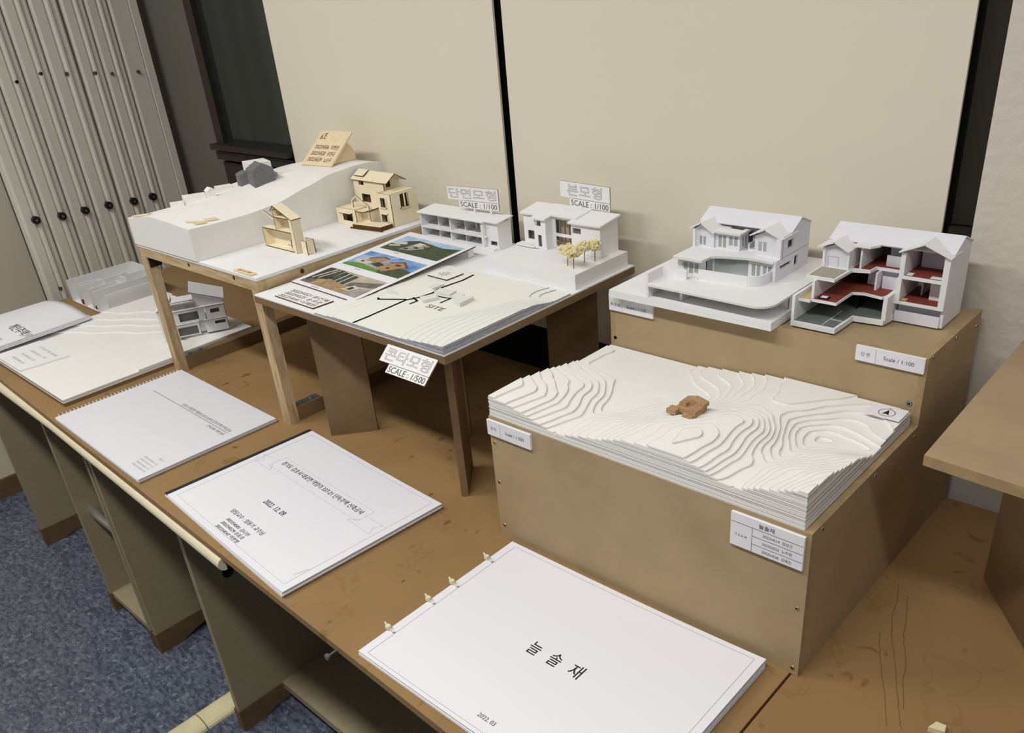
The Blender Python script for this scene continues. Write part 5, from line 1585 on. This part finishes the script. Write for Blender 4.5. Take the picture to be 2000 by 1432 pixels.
# ================================================================== BOOKLETS ON THE WORKTOP
def booklet(label, x, y, deg, w_, h_, n_sheets, th, curl=0.0):
    """landscape booklet, top left corner at x, y; local u to the right, v upwards from the near edge"""
    T_ = Matrix.Translation((x, y, 0)) @ Matrix.Rotation(math.radians(deg), 4, 'Z') @ Matrix.Translation((0, -h_, 0))
    o = thing('booklet', label, 'booklet', tuple(T_ @ Vector((w_ / 2, h_ / 2, 0))), 'printed booklets along the front of the worktop')
    dz = th / n_sheets
    for i in range(n_sheets):
        last = i == n_sheets - 1
        ox = 0 if last else random.uniform(-0.0022, 0.0010)
        oy = 0 if last else random.uniform(-0.0015, 0.0012)
        z0_ = 0.0004 + dz * i
        nn_ = 14
        vs = []
        for j in (0, 1):
            for i2 in range(nn_ + 1):
                u = i2 / nn_
                lift = curl * (u ** 3) * (1.0 if last else 0.75 * (i + 1) / n_sheets)
                vs.append((ox + w_ * u, oy + h_ * j, z0_ + lift))
        m_ = nn_ + 1
        vs += [(p[0], p[1], p[2] + dz * 0.86) for p in vs]
        n0 = 2 * m_
        fs = []
        for i2 in range(nn_):
            fs.append((i2, i2 + 1, m_ + i2 + 1, m_ + i2))
            fs.append((n0 + i2, n0 + i2 + 1, n0 + m_ + i2 + 1, n0 + m_ + i2))
            fs.append((i2, i2 + 1, n0 + i2 + 1, n0 + i2))
            fs.append((m_ + i2, m_ + i2 + 1, n0 + m_ + i2 + 1, n0 + m_ + i2))
        fs += [(0, m_, n0 + m_, n0), (nn_, m_ + nn_, n0 + m_ + nn_, n0 + nn_)]
        B(T_).add(vs, fs).build('cover' if last else 'page', 'paper' if last else 'paper_edge', o)
    R3 = T_.to_3x3()
    zt = 0.0004 + dz * (n_sheets - 1) + dz * 0.86

    def put(body, u, v, tw, hh, m_='ink'):
        t = lettering(o, body, T_ @ Vector((u, v, zt)), R3 @ UX, R3 @ UY, tw, hh, m_)
        if curl:
            Ti, org = T_.inverted(), ORG[o.name]
            for vt in t.data.vertices:
                vt.co.z += curl * max(0, (Ti @ (vt.co + org)).x / w_) ** 3 + 0.0002
        return t

    def line(pts, w2, m_='grey_ink', name='printed_line'):
        b = B(T_)
        for a, c in zip(pts[:-1], pts[1:]):
            n3 = 8 if abs(c[0] - a[0]) > 0.05 else 1
            for q in range(n3):
                p0 = (a[0] + (c[0] - a[0]) * q / n3, a[1] + (c[1] - a[1]) * q / n3)
                p1 = (a[0] + (c[0] - a[0]) * (q + 1) / n3, a[1] + (c[1] - a[1]) * (q + 1) / n3)
                b.bar((*p0, zt + 0.0001 + curl * max(0, p0[0] / w_) ** 3), (*p1, zt + 0.0001 + curl * max(0, p1[0] / w_) ** 3), w2, 0.0002)
        return b.build(name, m_, o)
    return o, T_, zt, put, line


# A: spiral-bound booklet with a clear cover
o, T_, zt, put, line = booklet('white spiral-bound booklet with a clear glossy cover and one long printed rule', -1.0632, 0.0150, -1.41, 0.4206, 0.2920, 5, 0.009)
[c_ for c_ in o.children if c_.name.startswith('cover')][0].data.materials[0] = M['paper_gloss']
line([(0.0573, 0.1970), (0.3950, 0.1970)], 0.0011, 'mid_ink')
put('김포시 대곶면 약암리 337-21번지 단독주택 신축공사', 0.2890, 0.2050, 0.2080, 0.0095, 'mid_ink')
put('건축설계1 개별 발표', 0.3605, 0.1885, 0.0680, 0.0075, 'mid_ink')
for i, s_ in enumerate(('202254502 강', '202254514 신', '202254531 오', '202254540 정')):
    put(s_, 0.3700 + 0.002 * i, 0.0480 - 0.0090 * i, 0.0540, 0.0050, 'grey_ink')
put('2022. 12', 0.3860, 0.0620, 0.0170, 0.0050, 'grey_ink')
ring = None
for i in range(34):
    v = 0.008 + 0.0083 * i
    b = B(T_)
    pts = [(0.0055 * math.cos(math.radians(a)) - 0.0015, 0.0062 + 0.0056 * math.sin(math.radians(a))) for a in range(-80, 261, 34)]
    for (xa, za), (xb, zb_) in zip(pts[:-1], pts[1:]):
        b.tube((xa, v, max(0.0006, za)), (xb, v + 0.0004, max(0.0006, zb_)), 0.0011, 5, caps=False)
    b.build('binding_ring', 'paper', o)

# B: black-taped booklet
o, T_, zt, put, line = booklet('white booklet with a black taped spine and a ribbon banner title', -0.5447, 0.0192, -3.93, 0.4202, 0.297, 5, 0.007, curl=0.004)
B(T_).box(-0.001, 0.0085, -0.0005, 0.2975, 0.0003, zt + 0.0004).build('spine_tape', 'spine', o)
line([(0.0240, 0.0117), (0.4050, 0.0117), (0.4050, 0.2875), (0.0240, 0.2875), (0.0240, 0.0117)], 0.0005)
put('경기도 김포시 대곶면 약암리 337-21 단독주택 신축공사', 0.2070, 0.1955, 0.2620, 0.0120)
put('2022. 12. 09.', 0.2040, 0.1075, 0.0680, 0.0110)
put('담당교수 : 임용기 교수님', 0.2050, 0.0555, 0.1090, 0.0100)
for i, s_ in enumerate(('202254501 김나현', '202254529 송동호', '202254547 이한별')):
    put(s_, 0.2060 + 0.0020 * i, 0.0375 - 0.0105 * i, 0.0750, 0.0078)
line([(0.0630, 0.1730), (0.3500, 0.1760), (0.3500, 0.2110), (0.0630, 0.2080), (0.0630, 0.1730)], 0.0004)
line([(0.0630, 0.1800), (0.0805, 0.1655), (0.0260, 0.1640), (0.0360, 0.1760), (0.0180, 0.1870), (0.0630, 0.1950)], 0.0004)
line([(0.3500, 0.1830), (0.3320, 0.1686), (0.3973, 0.1676), (0.3880, 0.1823), (0.3960, 0.1954), (0.3500, 0.1941)], 0.0004)
line([(0.3938, 0.0328), (0.4029, 0.0564), (0.3975, 0.0310)], 0.0003, 'grey_ink', 'pencil_mark')

# C: cable-tied booklet in front
o, T_, zt, put, line = booklet('white booklet bound with four nylon cable ties in front of the stepped box', 0.0352, -0.0114, 0.185, 0.4197, 0.297, 6, 0.006, curl=0.008)
line([(0.0125, 0.0055), (0.4085, 0.0055), (0.4085, 0.2890), (0.0125, 0.2890), (0.0125, 0.0055)], 0.0006)
put('늘', 0.1810, 0.1450, 0.0175, 0.0225)
put('솔', 0.2145, 0.1450, 0.0175, 0.0225)
put('재', 0.2480, 0.1450, 0.0175, 0.0225)
put('2022. 03', 0.2140, 0.0225, 0.0270, 0.0062, 'mid_ink')
for v in (0.052, 0.125, 0.171, 0.242):
    b = B(T_)
    b.tube((0.010, v, zt), (0.010, v, zt + 0.0007), 0.0022, 10, 1)
    b.box(0.001, 0.011, v - 0.0014, v + 0.0014, zt + 0.0004, zt + 0.0014)
    b.box(-0.0012, 0.0010, v - 0.0014, v + 0.0014, 0.0006, zt + 0.0014)
    b.box(-0.0040, 0.0015, v - 0.0032, v + 0.0032, zt + 0.0010, zt + 0.0062)
    b.bar((-0.0035, v, zt + 0.0040), (-0.0085, v + 0.0010, zt + 0.0075), 0.0026, 0.0012)
    b.build('cable_tie', ['tie', 'grey_card'], o)

# ================================================================== FIBREBOARD STAND AT THE RIGHT EDGE
rs = thing('fibreboard_stand', 'plain tan fibreboard stand cut off by the right edge of the picture', 'stand', (0.8, 0.3, 0))
ZR = 0.2800
B().plate([(0.5585, 0.1030), (1.0800, 0.0600), (1.0800, 0.4600), (0.5520, 0.4600)], ZR - 0.0125, ZR, 'z', me=1).build('top_panel', ['mdf_tan', 'mdf_edge'], rs)
for p0, p1 in (((0.6030, 0.3139), (0.6950, 0.1900)), ((0.99, 0.18), (0.92, 0.25)), ((0.99, 0.40), (0.92, 0.33))):
    B().bar((*p0, 0.0003), (*p1, 0.0003), 0.012, ZR - 0.0130).build('leg_panel', 'mdf_brown', rs)

# ================================================================== STAINS ON THE WORKTOP
M['stain'] = mat('dried_drip_stain', srgb(116, 88, 54), 0.5, 0.3)
for pts in ([(0.5154, 0.2378), (0.5272, 0.2052), (0.5349, 0.1671), (0.5478, 0.1352), (0.5688, 0.0926), (0.5871, 0.0521), (0.6049, 0.0149), (0.616, -0.0082)],
            [(0.5356, 0.2161), (0.5492, 0.1781), (0.5584, 0.1434), (0.5793, 0.1008), (0.5872, 0.07), (0.6086, 0.0179)],
            [(0.5339, 0.1327), (0.549, 0.0963), (0.5625, 0.0689), (0.5784, 0.0381), (0.6042, -0.0177)]):
    fine = []
    for (xa, ya_), (xb, yb_) in zip(pts[:-1], pts[1:]):
        for q in range(6):
            fine.append((xa + (xb - xa) * q / 6 + random.uniform(-0.0007, 0.0007), ya_ + (yb_ - ya_) * q / 6))
    B().ribbon(fine, 0.0007, -0.0004, 0.0002).build('drip_stain', 'stain', wt2)
for x, y, r in ((-0.9151, 0.0968, 0.012), (-0.9129, 0.0435, 0.008), (-0.1754, 0.009, 0.005), (-0.0913, -0.0318, 0.007), (-0.0344, -0.1727, 0.0035), (-0.0493, -0.2946, 0.003), (-0.2578, 0.1323, 0.004)):
    out = [(x + r * math.cos(a) * (0.55 + 0.15 * math.sin(3 * a)), y + r * math.sin(a)) for a in [2 * math.pi * k / 14 for k in range(14)]]
    B().plate(out, 0.0001, 0.0003, 'z').build('spot_stain', 'stain', wt)
